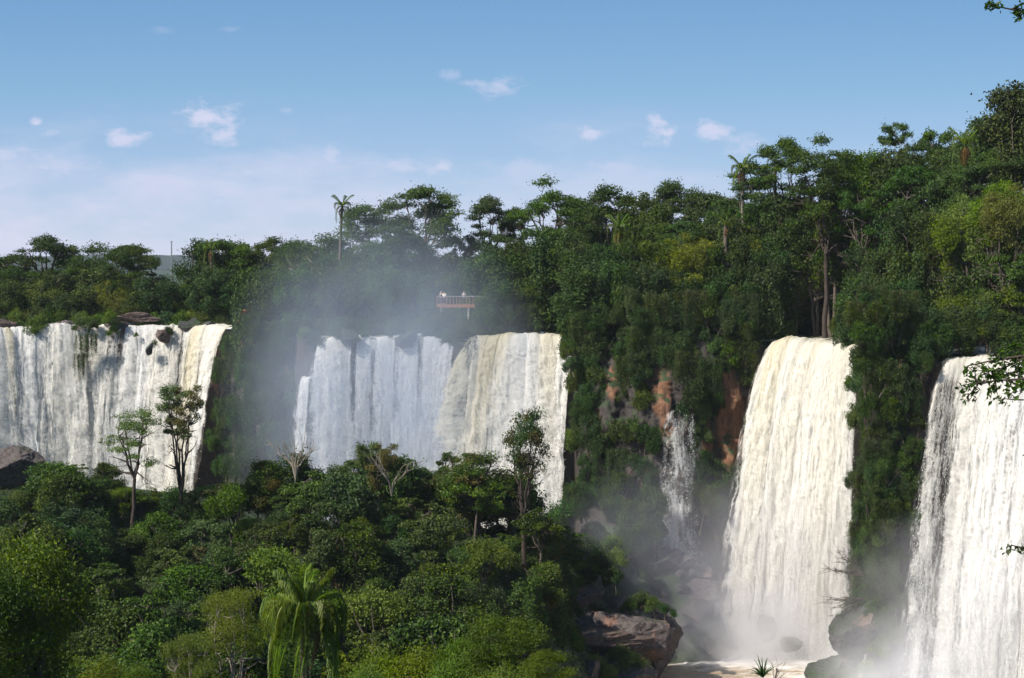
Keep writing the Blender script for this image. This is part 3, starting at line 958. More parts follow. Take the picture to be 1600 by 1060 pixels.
for i, (h, r) in enumerate([(2.4, 1.9), (2.0, 2.1), (2.8, 1.8)]):
    P_[f'shrub{i}'] = tree_proto('shrub', 'shrub', h, r, 300 + i, 1.8, [M['leaf_cliff'], M['cover'], M['leaf']][i], M['bark'], 16, 3600, 0.20)
P_['shrub3'] = tree_proto('shrub', 'shrub', 2.2, 2.0, 304, 2.6, M['grass'], M['bark'], 16, 3600, 0.20)
P_['round4'] = tree_proto('yellow_green_tree', 'round', 10, 4.4, 320, 1.9, M['leaf_yellow'], M['bark'], 30, 12000, 0.27)
P_['round5'] = tree_proto('fresh_green_tree', 'round', 9.5, 4.2, 321, 1.9, M['leaf_bright'], M['bark'], 26, 12000, 0.27)


def vine_proto(name, Wd, H, seed, mat, n=26, per=150, size=0.20):
    """curtain of climbers hanging from the origin down to -H"""
    rg = np.random.default_rng(seed)
    mb = MB()
    P, TD = [], []
    for i in range(n):
        x = rg.uniform(-Wd / 2, Wd / 2)
        y = rg.normal(0, 0.35)
        l = H * rg.uniform(0.45, 1.0) * (1 - 0.4 * abs(x) / Wd)
        s = np.linspace(0, 1, 8)
        path = np.stack([x + 0.15 * np.sin(s * 5 + i), y + 0.1 * np.cos(s * 4 + i), -l * s], 1)
        mb.tube(path, 0.025, 3)
        t = rg.uniform(0, 1, per)
        pp = np.stack([np.interp(t, s, path[:, k]) for k in range(3)], 1) + rg.normal(size=(per, 3)) * np.array([0.28, 0.28, 0.2])
        P.append(pp)
    P = np.concatenate(P)
    out = np.tile([0, -0.8, 0.2], (len(P), 1))
    V, Fc = leaf_cards(P, out, size, rg, aspect=1.8, up=0.3, tdir=np.tile([0, 0, -1.0], (len(P), 1)))
    tint = np.clip(0.45 + 0.25 * fbm(P[:, 0], P[:, 1], P[:, 2] * .5, seed, 2) + rg.normal(0, .18, len(P)), 0, 1)
    crown = mesh_np(name + '_leaves', V, Fc, mat, {'tint': ('FACE', tint), 'accent': ('FACE', tint * 0)})
    return dict(crown=crown, trunk=mb.mesh(name + '_stems', M['bark_dark'], True), H=H, R=Wd / 2, kind='vine')


P_['vine0'] = vine_proto('vine', 3.6, 7, 330, M['leaf_cliff'])
P_['vine1'] = vine_proto('vine', 3.0, 9, 331, M['cover'])

ORD = ['first', 'second', 'third', 'fourth', 'fifth', 'sixth', 'seventh', 'eighth', 'ninth', 'tenth', 'eleventh', 'twelfth', 'thirteenth',
       'fourteenth', 'fifteenth', 'sixteenth', 'seventeenth', 'eighteenth', 'nineteenth', 'twentieth'] + ['twenty-' + q for q in
       ['first', 'second', 'third', 'fourth', 'fifth', 'sixth', 'seventh', 'eighth', 'ninth']] + ['thirtieth'] + ['thirty-' + q for q in ['first', 'second', 'third', 'fourth', 'fifth', 'sixth', 'seventh', 'eighth', 'ninth']] + ['fortieth'] + ['forty-' + q for q in ['first', 'second', 'third', 'fourth', 'fifth', 'sixth', 'seventh', 'eighth', 'ninth']]
KIND = {'umb': ('umbrella_tree', 'flat topped tree', 'tree', 'crown', 'trunk'), 'round': ('broadleaf_tree', 'round crowned tree', 'tree', 'crown', 'trunk'),
        'airy': ('slender_tree', 'open crowned slender tree', 'tree', 'crown', 'trunk'), 'draped': ('climber_covered_tree', 'climber covered tree', 'tree', 'crown', 'trunk'),
        'valley': ('broadleaf_tree', 'leafy tree', 'tree', 'crown', 'trunk'), 'shrub': ('shrub', 'leafy shrub', 'shrub', 'foliage', 'stem'),
        'feather': ('bamboo_clump', 'feathery yellow-green clump', 'bamboo', 'foliage', 'stem'), 'vine': ('hanging_vine', 'hanging curtain of climbers', 'vine', 'foliage', 'stem')}


def place(pn, x, y, h, w, label=None, group=None, z=None, rz=None, sink=0.15):
    p = P_[pn]
    key = pn.rstrip('0123456789')
    nm, _, cat, cn, tn = KIND[key]
    if z is None:
        z = float(ground_z(x, y))
    sx = w / (2 * p['R'])
    e = empty(nm, (x, y, z - sink), label, cat, group, rz if rz is not None else random.uniform(0, 6.28), (1, 1, 1))
    sz = h / p['H']
    lim = {'draped': 1.45, 'shrub': 1.5, 'vine': 3.0}.get(key, 1.2)
    cz = min(sz, lim * sx)              # tall trees carry their crown on a longer trunk
    c = obj(cn, p['crown'], e)
    t = obj(tn, p['trunk'], e)
    c.scale = (sx, sx, cz)
    c.location = (0, 0, h - p['H'] * cz) if key != 'vine' else (0, 0, 0)
    t.scale = (sx, sx, sz)
    return e


def row(items, phrase, group):
    """items: (proto, px, top_py, Y, width_m[, label]); every one is named by its order in its own row"""
    items = sorted(items, key=lambda t: t[1])
    n = 0
    for it in items:
        pn, px, top, Y, w = it[:5]
        x = (px - 800) / F * Y
        gz = float(ground_z(x, Y))
        zt = (HZ - top) / F * Y
        h = max(zt - gz, 2.0)
        key = pn.rstrip('0123456789')
        if len(it) > 5:
            lab = it[5]
        else:
            lab = f'{KIND[key][1]}, {ORD[n]} from the left {phrase}'
        n += 1
        place(pn, x, Y, h, w, lab, group)


pick = lambda k, n: f'{k}{random.randrange(n)}'

# skyline of the left forest
sky = [('airy0', -12, 400, 262, 8), ('umb1', 22, 392, 266, 10), ('umb5', 68, 361, 262, 11, 'tallest spreading tree of the forest above the far left falls'), ('airy1', 112, 378, 268, 8),
       ('umb2', 160, 372, 262, 12), ('umb3', 207, 374, 266, 10), ('round1', 318, 366, 262, 9), ('umb0', 345, 364, 262, 13, 'dark broad tree on the skyline right of the grey mast'),
       ('round0', 378, 366, 268, 9), ('umb1', 425, 364, 262, 9), ('umb3', 455, 372, 268, 9), ('umb2', 492, 358, 256, 13), ('umb1', 530, 366, 262, 10)]
row(sky, 'on the skyline above the left falls', 'skyline trees above the left falls')
mid = []
for i in range(19):
    px = -20 + i * 24 + random.uniform(-6, 6)
    top = 412 + random.uniform(-8, 18) + (14 if 235 < px < 300 else 0)
    mid.append((random.choice(['round0', 'round1', 'round2', 'round3', 'draped1', 'umb1', 'airy1']), px, top, 258 - random.uniform(0, 4), random.uniform(7, 9.5)))
row(mid, 'in the back row above the left falls', 'back row of trees above the left falls')
mid = []
for i in range(17):
    px = -14 + i * 26 + random.uniform(-6, 6)
    mid.append((random.choice(['round0', 'round1', 'round2', 'round3', 'round4', 'draped0', 'draped2']), px, 442 + random.uniform(-12, 14), 251 + random.uniform(-2, 2), random.uniform(6, 8.5)))
row(mid, 'in the front row above the left falls', 'front row of trees above the left falls')
low = []
for i in range(24):
    px = -10 + i * 15.5 + random.uniform(-3, 3)
    if 168 < px < 232:
        continue
    low.append((random.choice(['shrub3', 'shrub1', 'shrub3', 'shrub0']), px, 484 + random.uniform(-5, 6) - (0 if px < 130 else -3), 246.5 + random.uniform(-1.5, 2), random.uniform(4.0, 6.0)))
row(low, 'along the river bank above left falls', 'shrubs on the river bank above the left falls')

# middle forest behind the misty falls
sky = [('umb2', 588, 303, 236, 11, 'broad left half of the big spreading tree group beside the tall palm'),
       ('umb0', 662, 279, 234, 12, 'tallest spreading tree of the middle skyline, right of the tall palm'),
       ('umb1', 625, 345, 230, 9), ('airy0', 722, 365, 240, 6), ('umb5', 768, 300, 238, 8.5), ('airy1', 805, 318, 242, 7), ('umb4', 855, 266, 234, 11, 'high airy spreading tree on the skyline above the footbridge'),
       ('umb0', 900, 300, 234, 9), ('umb1', 948, 281, 226, 11), ('round3', 1000, 288, 222, 7.5, 'dark dense round tree on the skyline between two flat topped trees'), ('umb5', 1060, 274, 222, 10), ('umb3', 1105, 290, 220, 10), ('round1', 1025, 310, 218, 8)]
row(sky, 'on the skyline behind the central falls', 'skyline trees behind the central falls')
mid = []
for i in range(24):
    px = 470 + i * 28 + random.uniform(-6, 6)
    top = np.interp(px, [470, 520, 600, 720, 800, 900, 1150], [395, 390, 375, 395, 372, 352, 335]) + random.uniform(-8, 14)
    mid.append((random.choice(['round0', 'round1', 'round2', 'umb1', 'draped1', 'umb3', 'airy1']), px, top, 230 + random.uniform(-3, 3), random.uniform(7.5, 10)))
row(mid, 'in the back row behind central falls', 'back row of trees behind the central falls')
mid = []
for i in range(26):
    px = 400 + i * 21 + random.uniform(-5, 5)
    if 672 < px < 752:
        continue
    top = np.interp(px, [400, 470, 640, 740, 860, 1000], [425, 425, 420, 410, 385, 370]) + random.uniform(-10, 14)
    mid.append((random.choice(['round0', 'round3', 'round2', 'draped0', 'draped1', 'valley3']), px, top, 223 + random.uniform(-2, 1.5), random.uniform(6, 8)))
row(mid, 'in the front row behind central falls', 'front row of trees behind the central falls')
row([('draped2', 772, 440, 212, 5), ('draped0', 795, 455, 212, 4.5), ('shrub0', 757, 478, 212.5, 3.6), ('round0', 812, 440, 214, 6), ('shrub2', 740, 505, 211, 4), ('shrub0', 705, 520, 209, 2.4), ('shrub1', 722, 508, 209.5, 3)], 'at the right end of the footbridge', 'plants at the end of the footbridge')
low = [('round1', 700, 425, 226, 7), ('round2', 735, 428, 226, 7)]
row(low, 'directly behind the footbridge', 'trees behind the footbridge')
low = []
for i in range(15):
    px = 470 + i * 27 + random.uniform(-4, 4)
    if px > 770:
        continue
    low.append((random.choice(['shrub0', 'shrub1', 'shrub2']), px, (480 if 660 < px < 780 else 492) + random.uniform(-4, 8), (213.5 if 660 < px < 780 else 217.5) + random.uniform(-1, 1), random.uniform(3.4, 5.0)))
row(low, 'at the water behind central falls', 'shrubs at the water behind the central falls')
# promontory between the left and the central falls
low = []
for i, (px, top, Y, pn, w) in enumerate([(395, 478, 225.5, 'shrub0', 4), (412, 470, 228, 'draped2', 5), (430, 468, 227, 'round2', 6), (448, 480, 224.5, 'draped0', 4.6), (462, 492, 222, 'shrub2', 4),
                                         (402, 500, 222.6, 'shrub1', 3.4), (425, 495, 222.2, 'shrub0', 4), (440, 500, 222.0, 'shrub2', 4), (470, 505, 217, 'draped2', 4.5), (478, 470, 224, 'round0', 6)]):
    low.append((pn, px, top, Y, w))
row(low, 'on the headland beside the orange lookout', 'plants on the headland between the falls')

# right-hand forest, from the far end to the near edge
sky = [('umb1', 1175, 245, 206, 7.5), ('umb5', 1218, 208, 203, 8, 'thin layered tree with open limbs left of the tall dark layered tree'), ('umb4', 1288, 199, 200, 9.5, 'tall dark layered tree standing above the full fall on the skyline'),
       ('umb1', 1325, 232, 204, 8), ('round0', 1355, 224, 200, 7.5), ('airy1', 1401, 186, 204, 5.5, 'thin open tree poking above the skyline on the right'), ('round3', 1400, 216, 198, 8.5),
       ('umb2', 1448, 214, 198, 8), ('airy0', 1468, 200, 202, 6.5), ('round1', 1490, 214, 195, 8), ('umb0', 1530, 192, 192, 10), ('round2', 1562, 165, 186, 8),
       ('round1', 1592, 119, 180, 9.5, 'tall leafy tree at the top right corner of the forest'), ('umb2', 1625, 118, 182, 9), ('umb3', 1140, 300, 212, 7.5)]
row(sky, 'on the right hand skyline', 'skyline trees on the right')
mid = []
for i in range(20):
    px = 1040 + i * 30 + random.uniform(-6, 6)
    top = np.interp(px, [1000, 1150, 1300, 1450, 1600], [340, 318, 275, 250, 205]) + random.uniform(-14, 16)
    mid.append((random.choice(['round0', 'round1', 'round3', 'umb1', 'umb3', 'draped1', 'umb2']), px, top, np.interp(px, [1000, 1400, 1600], [213, 197, 180]) + random.uniform(-2, 2), random.uniform(6.5, 8.5)))
row(mid, 'in the back row on the right', 'back row of the right hand forest')
mid = []
for i in range(22):
    px = 930 + i * 31 + random.uniform(-6, 6)
    top = np.interp(px, [930, 1000, 1150, 1300, 1450, 1600], [385, 375, 362, 340, 318, 280]) + random.uniform(-16, 16)
    pn = random.choice(['round0', 'round1', 'round2', 'draped1', 'umb3', 'draped0', 'round4'])
    if px > 1430:
        pn = random.choice(['round4', 'round1', 'round5', 'round0'])
    mid.append((pn, px, top, np.interp(px, [900, 1350, 1420, 1600], [206, 204, 184, 170]) + random.uniform(-2, 1), random.uniform(6.0, 8)))
row(mid, 'in the middle row on the right', 'middle row of the right hand forest')
mid = []
for i in range(20):
    px = 905 + i * 17 + random.uniform(-4, 4)
    top = np.interp(px, [900, 1000, 1150, 1300], [420, 425, 420, 425]) + random.uniform(-16, 16)
    mid.append((random.choice(['draped0', 'draped1', 'draped2', 'valley3', 'round4', 'round2']), px, top, np.interp(px, [900, 1180, 1300], [201, 200, 207]) + random.uniform(-1, 1.5), random.uniform(5, 6.5)))
mid += [('round2', 1150, 418, 199.5, 5), ('draped2', 1172, 422, 200, 4.5), ('valley0', 1190, 430, 200.5, 5), ('draped0', 1215, 440, 205, 5), ('round0', 1240, 432, 207, 5.5), ('valley4', 1275, 430, 206, 5)]
row(mid, 'in front row above overgrown cliff', 'front row above the overgrown cliff')
mid = []
for i, (px, top, Y, pn, w) in enumerate([(1320, 365, 196, 'round1', 6.5), (1352, 385, 186, 'draped1', 6), (1385, 372, 180, 'round3', 6.5), (1420, 380, 176, 'round0', 6.5), (1345, 430, 178, 'draped0', 5.5),
                                         (1375, 440, 172, 'draped2', 6), (1405, 430, 169, 'round2', 6), (1462, 330, 176, 'round4', 7), (1500, 318, 174, 'round1', 8), (1548, 300, 170, 'round5', 8), (1592, 282, 168, 'round0', 8),
                                         (1630, 270, 166, 'round4', 8), (1478, 400, 170, 'round3', 6), (1518, 385, 168, 'valley0', 7), (1560, 375, 164, 'round1', 7), (1605, 365, 160, 'valley2', 7),
                                         (1500, 452, 165.5, 'valley4', 5.5), (1545, 445, 162.5, 'valley0', 5.8), (1588, 435, 159, 'valley2', 6), (1290, 400, 208, 'round0', 6), (1250, 395, 210, 'draped1', 6), (1215, 400, 209, 'round2', 6)]):
    mid.append((pn, px, top, max(Y + (9 if px > 1440 else 6), float(ylip((px - 800) / F * (Y + 8))) + 3.0), w))
row(mid, 'in the near forest above right falls', 'near trees above the right hand falls')


# cliff vegetation: shrubs rooted on the rock face, climbers hanging from ledges
def cliff_y(x, z):
    x = float(x)
    yl = float(ylip(x))
    zt, zb = float(zplat(x, yl + 0.1)), float(zbase(x))
    r = np.clip((z - zb) / (zt - zb), 0, 1)
    yb = yl - 3.5 - 1.5 * float(fbm(x * 0.15, 0, 0, 9, 3))
    env = math.sin(min(1, r * 1.02) * math.pi) ** 0.5 if 0 < r < 1 else 0
    n = float(fbm(x * 0.22, z * 0.10, 0, 31, 5, 0.55)) * 2.4 + 0.9 * abs(float(fbm(x * 0.9, z * 0.12, 3, 41, 3, 0.6)))
    bh = float(behind(x))
    return yb + (yl - yb) * r ** 1.3 - (n * (1 - 0.85 * bh) - 1.2 * bh) * env


def on_cliff(items, phrase, group):
    items = sorted(items, key=lambda t: t[1])
    for n, it in enumerate(items):
        pn, px, py, h, w = it[:5]
        Y = it[5] if len(it) > 5 and it[5] else None
        if Y is None:
            Y = 190.0
            for _ in range(4):
                x, _, z = at(px, py, Y)
                Y = cliff_y(x, z)
        x, _, z = at(px, py, Y)
        key = pn.rstrip('0123456789')
        vine = key == 'vine'
        e = place(pn, x, Y - (0.5 if vine else 0.1), h, w, f'{KIND[key][1]}, {ORD[n]} from the left {phrase}', group, z + (h * 0.5 if vine else -h * 0.5),
                  random.uniform(-0.3, 0.3) if vine else None)
        if key == 'shrub':
            e.rotation_euler[0] = random.uniform(0.2, 0.6)


bare = [(1034, 620, 24, 50), (958, 602, 13, 32), (1143, 668, 30, 100), (1062, 760, 24, 110), (1040, 690, 12, 50), (995, 640, 10, 26), (1120, 740, 10, 30), (930, 640, 14, 18)]
tiers = [(490, 'upper'), (535, 'high'), (580, 'second'), (628, 'middle'), (676, 'lower'), (724, 'low'), (775, 'bottom')]
for ti, (py0, nm_) in enumerate(tiers):
    its = []
    px = 905.0 + 7 * (ti % 2)
    while px < 1180:
        py = py0 + random.uniform(-16, 16)
        if not any(((px - bx) / bw) ** 2 + ((py - by) / bh) ** 2 < 1 for bx, by, bw, bh in bare):
            if random.random() < 0.26:
                its.append((pick('vine', 2), px, py, random.uniform(4, 6.5), random.uniform(2.0, 3.2)))
            else:
                its.append((random.choice(['shrub0', 'shrub0', 'shrub2', 'draped2', 'shrub1']), px, py, random.uniform(2.8, 4.6), random.uniform(2.8, 4.2)))
        px += random.uniform(14, 22)
    on_cliff(its, f'in {nm_} band of overgrown cliff', f'plants in the {nm_} band of the overgrown cliff')
# buttress between the two right falls
its = []
for i in range(64):
    t = (i / 63) ** 1.25
    py = 470 + 500 * t
    cx = np.interp(py, [470, 620, 720, 860, 1000], [1385, 1400, 1398, 1384, 1362])
    hw = np.interp(py, [470, 560, 640, 720, 860, 1000], [58, 58, 46, 38, 32, 30])
    px = cx + hw * random.uniform(-1, 1) * 0.85
    its.append((random.choice(['draped0', 'shrub0', 'shrub2', 'draped2', 'vine1', 'vine0', 'shrub1']), px, py, random.uniform(2.6, 3.8), random.uniform(2.0, 3.0), 166.8 - 3.4 * t + random.uniform(0, 1.0)))
on_cliff([t for t in its if t[2] < 600], 'on the upper part of the buttress', 'plants on the upper buttress')
on_cliff([t for t in its if 600 <= t[2] < 780], 'halfway down the buttress', 'plants halfway down the buttress')
on_cliff([t for t in its if t[2] >= 780], 'on lower part of the buttress', 'plants on the lower buttress')
# greenery framing the fall tops
its = []
for i in range(24):
    px = 1446 + i * 8.5 + random.uniform(-3, 3)
    py = 520 + random.uniform(-14, 8) + max(0, px - 1540) * 0.3
    Yq = float(ylip((px - 800) / F * 168)) + 0.9
    its.append((random.choice(['draped2', 'shrub0', 'shrub2', 'draped0', 'valley0']), px, py, random.uniform(3.6, 5), random.uniform(3, 4.4), Yq))
on_cliff(its, 'over top of the nearest fall', 'plants over the top of the nearest fall')
its = []
for i in range(9):
    px = 1385 + i * 9
    its.append((random.choice(['draped2', 'shrub0', 'shrub2', 'vine0']), px, 520 + random.uniform(-18, 30), random.uniform(3.4, 4.6), random.uniform(2.6, 3.6), 168.5 + random.uniform(-0.5, 0.8)))
on_cliff(its, 'atop the buttress between right falls', 'plants on top of the buttress')
its = [('draped2', 1322, 520, 4.5, 3.2, 188), ('shrub0', 1340, 560, 3.4, 2.8, 182), ('vine0', 1352, 600, 6, 2.2, 178), ('vine1', 1360, 640, 8, 1.8, 172), ('shrub1', 1312, 505, 3, 3, 193), ('shrub2', 1335, 590, 2.4, 2.2, 180)]
on_cliff(its, 'over right edge of the tall fall', 'plants over the right edge of the tall fall')
its = [('shrub0', 899, 535, 3.2, 3.2, 199), ('shrub1', 888, 545, 1.8, 2.4, 197), ('shrub0', 893, 565, 2.0, 2.2, 196), ('vine0', 905, 575, 5.5, 2.2, 198), ('shrub2', 896, 520, 2.6, 3.0, 200.5), ('shrub0', 908, 620, 3, 2.6, 198), ('vine1', 910, 660, 5, 2.4, 197.5), ('shrub1', 915, 690, 3, 3, 196.5)]
on_cliff(its, 'beside right edge of sunlit central fall', 'plants beside the sunlit central fall')
its = []
for i in range(38):
    py = 515 + 235 * (i / 37) + random.uniform(-8, 8)
    px = random.uniform(384, 466) - (py - 560) * 0.22 * random.random() * (py > 560)
    its.append((random.choice(['shrub0', 'draped2', 'vine0', 'shrub2']), px, py, random.uniform(3, 4.6), random.uniform(2.8, 4.0), 217.5 - (py - 515) * 0.02 + random.uniform(-0.5, 0.8)))
on_cliff(its, 'on shaded face of the headland', 'plants on the face of the headland')

its = []
for i in range(26):
    py = 540 + 190 * (i / 25) + random.uniform(-6, 6)
    px = random.uniform(346, 400) - (py - 560) * 0.08
    its.append((random.choice(['shrub0', 'draped2', 'vine0', 'shrub2', 'shrub1']), px, py, random.uniform(2.8, 4.2), random.uniform(2.4, 3.6), 229 - (py - 540) * 0.03 + random.uniform(-1, 0.5)))
on_cliff(its, 'beside the right edge of left falls', 'plants beside the right edge of the left falls')

# tufts and rocks in the left falls
ROCK = [rock_mesh('boulder', 400 + i, M[m], planes=p) for i, (m, p) in enumerate([('rock', 14), ('rock_red', 11), ('rock', 18), ('rock_wet', 12), ('rock_red', 16), ('rock_wet', 9)])]


def boulder(i, px, py, Y, sx, sy, sz, label, rz=None, z=None, group=None, rx=0.0):
    x, y, zz = at(px, py, Y)
    o = obj('boulder', ROCK[i], None, label, 'boulder', group)
    if py > 660 and px < 1130 and sz <= 3.1:
        zz = min(zz, float(ground_z(x, y)) + 0.45 * sz)
    o.location = (x, y, zz if z is None else z)
    o.scale = (sx, sy, sz)
    o.rotation_euler = (rx, 0, random.uniform(0, 6.28) if rz is None else rz)
    return o


boulder(1, 205, 498, 245, 3.4, 1.6, 0.9, 'long low brown rock in the river above the left falls', 0.1)
boulder(2, 186, 512, 243, 1.6, 1.4, 1.2, 'brown rock at the lip beside the grass tuft', 0.6)
boulder(4, 258, 526, 240, 1.0, 1.1, 1.2, 'dark rock with green side standing in the lip of left falls', 1.0)
boulder(3, 290, 513, 242, 1.4, 1.1, 0.8, 'wet dark rock in the rapids right of the green topped rock', 0.2)
boulder(5, 302, 508, 243, 1.2, 1.0, 0.9, 'rounded dark rock highest in the rapids of the left falls', 1.7)
boulder(3, 325, 512, 242, 1.5, 1.0, 0.7, 'flat dark rock in rapids nearest the orange lookout', 2.3)
boulder(0, 99, 509, 243, 1.5, 1.2, 0.9, 'small dark rock at the lip right of the bank shrubs', 0.4)
boulder(4, 8, 507, 240, 2.2, 1.4, 0.9, 'reddish rock at the lip at the far left', 0.3)
boulder(5, 235, 546, 238.5, 0.5, 0.6, 0.8, 'mossy rock poking out of the white water below lip', 0.3)
for i, (px, py, h, w, lab) in enumerate([(178, 520, 2.4, 2.2, 'green grass tuft on the brown rock in the left falls'), (264, 519, 2.0, 1.6, 'green tuft on top of the dark lip rock'), (241, 540, 1.8, 1.3, 'small green tuft lower in the white water'),
                                         (125, 510, 2.4, 2.4, 'green moss clump at the head of the left mossy streak'), (145, 510, 2.2, 2.0, 'green moss clump at the head of the right mossy streak'), (213, 527, 1.5, 0.9, 'tiny green tuft in the middle of the wide white fall'),
                                         (172, 497, 2.4, 3.6, 'rounded green bush in the river above the left falls'), (44, 515, 2.6, 4.6, 'low green shrub overhanging the lip at the far left'), (62, 508, 3.0, 5, 'larger green shrub overhanging the lip at the far left')]):
    x, y, z = at(px, py, 240.6)
    place(['shrub3', 'shrub0', 'shrub3'][i % 3], x, y, h, w, lab, 'green tufts in the left falls', z - h * 0.4)
for (px, py, h, w) in [(128, 548, 5, 1.8), (124, 575, 4.5, 1.5), (144, 540, 4, 1.4), (105, 640, 4.5, 1.3)]:
    x, y, z = at(px, py, 238.0)
    place('vine0', x, y, h, w, f'green mossy streak hanging in the left falls, {["uppermost left", "lower left", "right hand", "lowest small"][[128, 124, 144, 105].index(px)]} one', 'mossy streaks in the left falls', z + h / 2, 0)
# bush at the corner of the left falls
x, y, z = at(363, 548, 234)
place('shrub0', x, y, 4, 3.2, 'overhanging bush at the right edge of the left falls', None, z - 2)

its = []
for i, px in enumerate([478, 492, 536, 552, 570, 618, 634, 668, 684, 700, 712, 722]):
    its.append((['shrub3', 'shrub0', 'shrub1'][i % 3], px, 524 + random.uniform(-7, 7), random.uniform(1.2, 2.4), random.uniform(1.6, 3.2), 210.6 if px < 690 else 208.4))
on_cliff(its, 'along lip of the misty falls', 'tufts on the lip of the misty falls')
for i, (px, lab) in enumerate([(545, 'small dark rock at the lip left of the middle of the misty falls'), (640, 'wet dark rock at the lip of the grey veil'), (706, 'dark rock at the lip left of the sunlit central fall')]):
    boulder([3, 5, 0][i], px, 531, 209.6, 1.3, 1.0, 1.0, lab, 0.4 * i)
# ridge and valley forest, one row behind another down the slope
skip = [(20, 720, 62, 34), (208, 775, 36, 20), (232, 700, 30, 60)]


def valley_row(Y, x0, x1, step, hmin, hmax, phrase, group, protos):
    its = []
    px = x0
    while px < x1:
        h = random.uniform(hmin * 0.72, hmax * 1.1) if random.random() > 0.2 else hmax * random.uniform(1.1, 1.35)
        x = (px - 800) / F * Y
        yy = Y + random.uniform(-3, 3)
        g = float(ground_z(x, yy))
        top = HZ - (g + h) * F / yy
        if not any(((px - bx) / bw) ** 2 + ((top + 20 - by) / bh) ** 2 < 1 for bx, by, bw, bh in skip):
            its.append((random.choice(protos), px, top, yy, min(h, hmax) * random.uniform(0.72, 1.05)))
        px += step * random.uniform(0.8, 1.2)
    row(its, phrase, group)


VP = ['valley0', 'valley0', 'valley1', 'valley2', 'valley3', 'valley3', 'valley4', 'valley5', 'valley6', 'round1', 'draped1', 'valley1', 'valley3']
valley_row(176, 330, 900, 44, 4.6, 6.4, 'along top of the valley ridge', 'trees along the top of the ridge', VP)
valley_row(171, 20, 900, 46, 4.0, 6.4, 'in first row below ridge top', 'first row of the valley forest', VP)
valley_row(164, -10, 880, 50, 4.6, 6.8, 'in second row of valley forest', 'second row of the valley forest', VP)
valley_row(157, -10, 860, 53, 4.4, 6.6, 'in third row of valley forest', 'third row of the valley forest', VP)
valley_row(150, -10, 830, 55, 4.6, 6.6, 'in fourth row of valley forest', 'fourth row of the valley forest', VP)
valley_row(143, -10, 800, 58, 4.6, 6.8, 'in fifth row of valley forest', 'fifth row of the valley forest', VP)
valley_row(136, -10, 770, 60, 4.8, 7.0, 'in sixth row of valley forest', 'sixth row of the valley forest', VP)
valley_row(129, -10, 740, 64, 5.0, 7.2, 'in seventh row of valley forest', 'seventh row of the valley forest', VP)
valley_row(121, 100, 740, 70, 6.0, 8.0, 'in the lowest valley row', 'lowest row of the valley forest', VP)

_state = random.getstate()
random.seed(31)
its = []
for i in range(15):
    px = 135 + i * 14 + random.uniform(-4, 4)
    Y = 174 + random.uniform(-5, 3)
    g = float(ground_z((px - 800) / F * Y, Y))
    its.append((['shrub0', 'valley2', 'shrub2', 'shrub3', 'valley4'][i % 5], px, HZ - (g + random.uniform(2.0, 3.6)) * F / Y, Y, random.uniform(3.2, 4.6)))
row(its, 'under the two slender ridge trees', 'bushes under the slender ridge trees')
its = []
for i in range(13):
    px = 425 + i * 36 + random.uniform(-9, 9)
    Y = 173.5 + random.uniform(-1.5, 2)
    g = float(ground_z((px - 800) / F * Y, Y))
    its.append((['valley0', 'valley3', 'valley1', 'round0', 'valley6'][i % 5], px, HZ - (g + random.uniform(6.0, 8.2)) * F / Y, Y, random.uniform(4.2, 6.0)))
row(its, 'of the tall ridge trees before the misty falls', 'tall ridge trees before the central falls')
random.setstate(_state)
# single trees that stand out on the ridge
P_['ridge0'] = tree_proto('ridge_umbrella_tree', 'umbrella', 9.2, 3.5, 501, 1.7, M['leaf_bright'], M['bark_dark'], 30, 5200, 0.17)
P_['ridge1'] = tree_proto('ridge_dense_tree', 'airy', 9.5, 3.0, 502, 1.6, M['leaf_rust'], M['bark_dark'], 46, 9500, 0.17)
P_['ridge2'] = tree_proto('ridge_tall_tree', 'round', 9.5, 2.9, 503, 1.6, M['leaf_rust'], M['bark_dark'], 34, 9000, 0.18)
KIND['ridge'] = ('ridge_tree', 'ridge tree', 'tree', 'crown', 'trunk')


def ridge(pn, px, top, base, Y, w, lab):
    x, _, zb = at(px, base, Y)
    zt = (HZ - top) / F * Y
    zb = min(zb, float(ground_z(x, Y)))
    place(pn, x, Y, zt - zb, w, lab, None, zb, sink=0)


ridge('ridge0', 205, 622, 765, 165, 6.6, 'slender light green umbrella tree with bare dark trunk before the left falls')
ridge('ridge1', 283, 594, 745, 168, 5.4, 'dark tree with rusty top standing before the right end of left falls')
ridge('ridge2', 820, 620, 790, 166, 5.6, 'tall dark rusty-topped tree in front of the sunlit central fall')
ridge('ridge2', 735, 690, 800, 170, 9.5, 'broad leafy tree left of the tall rusty-topped tree, before the sunlit fall')
ridge('ridge1', 590, 686, 790, 170, 5.4, 'knobbly open tree rising in front of the grey veil of water')
ridge('ridge2', 415, 706, 800, 172, 5.0, 'round dark tree left of the bare dead tree on the ridge')


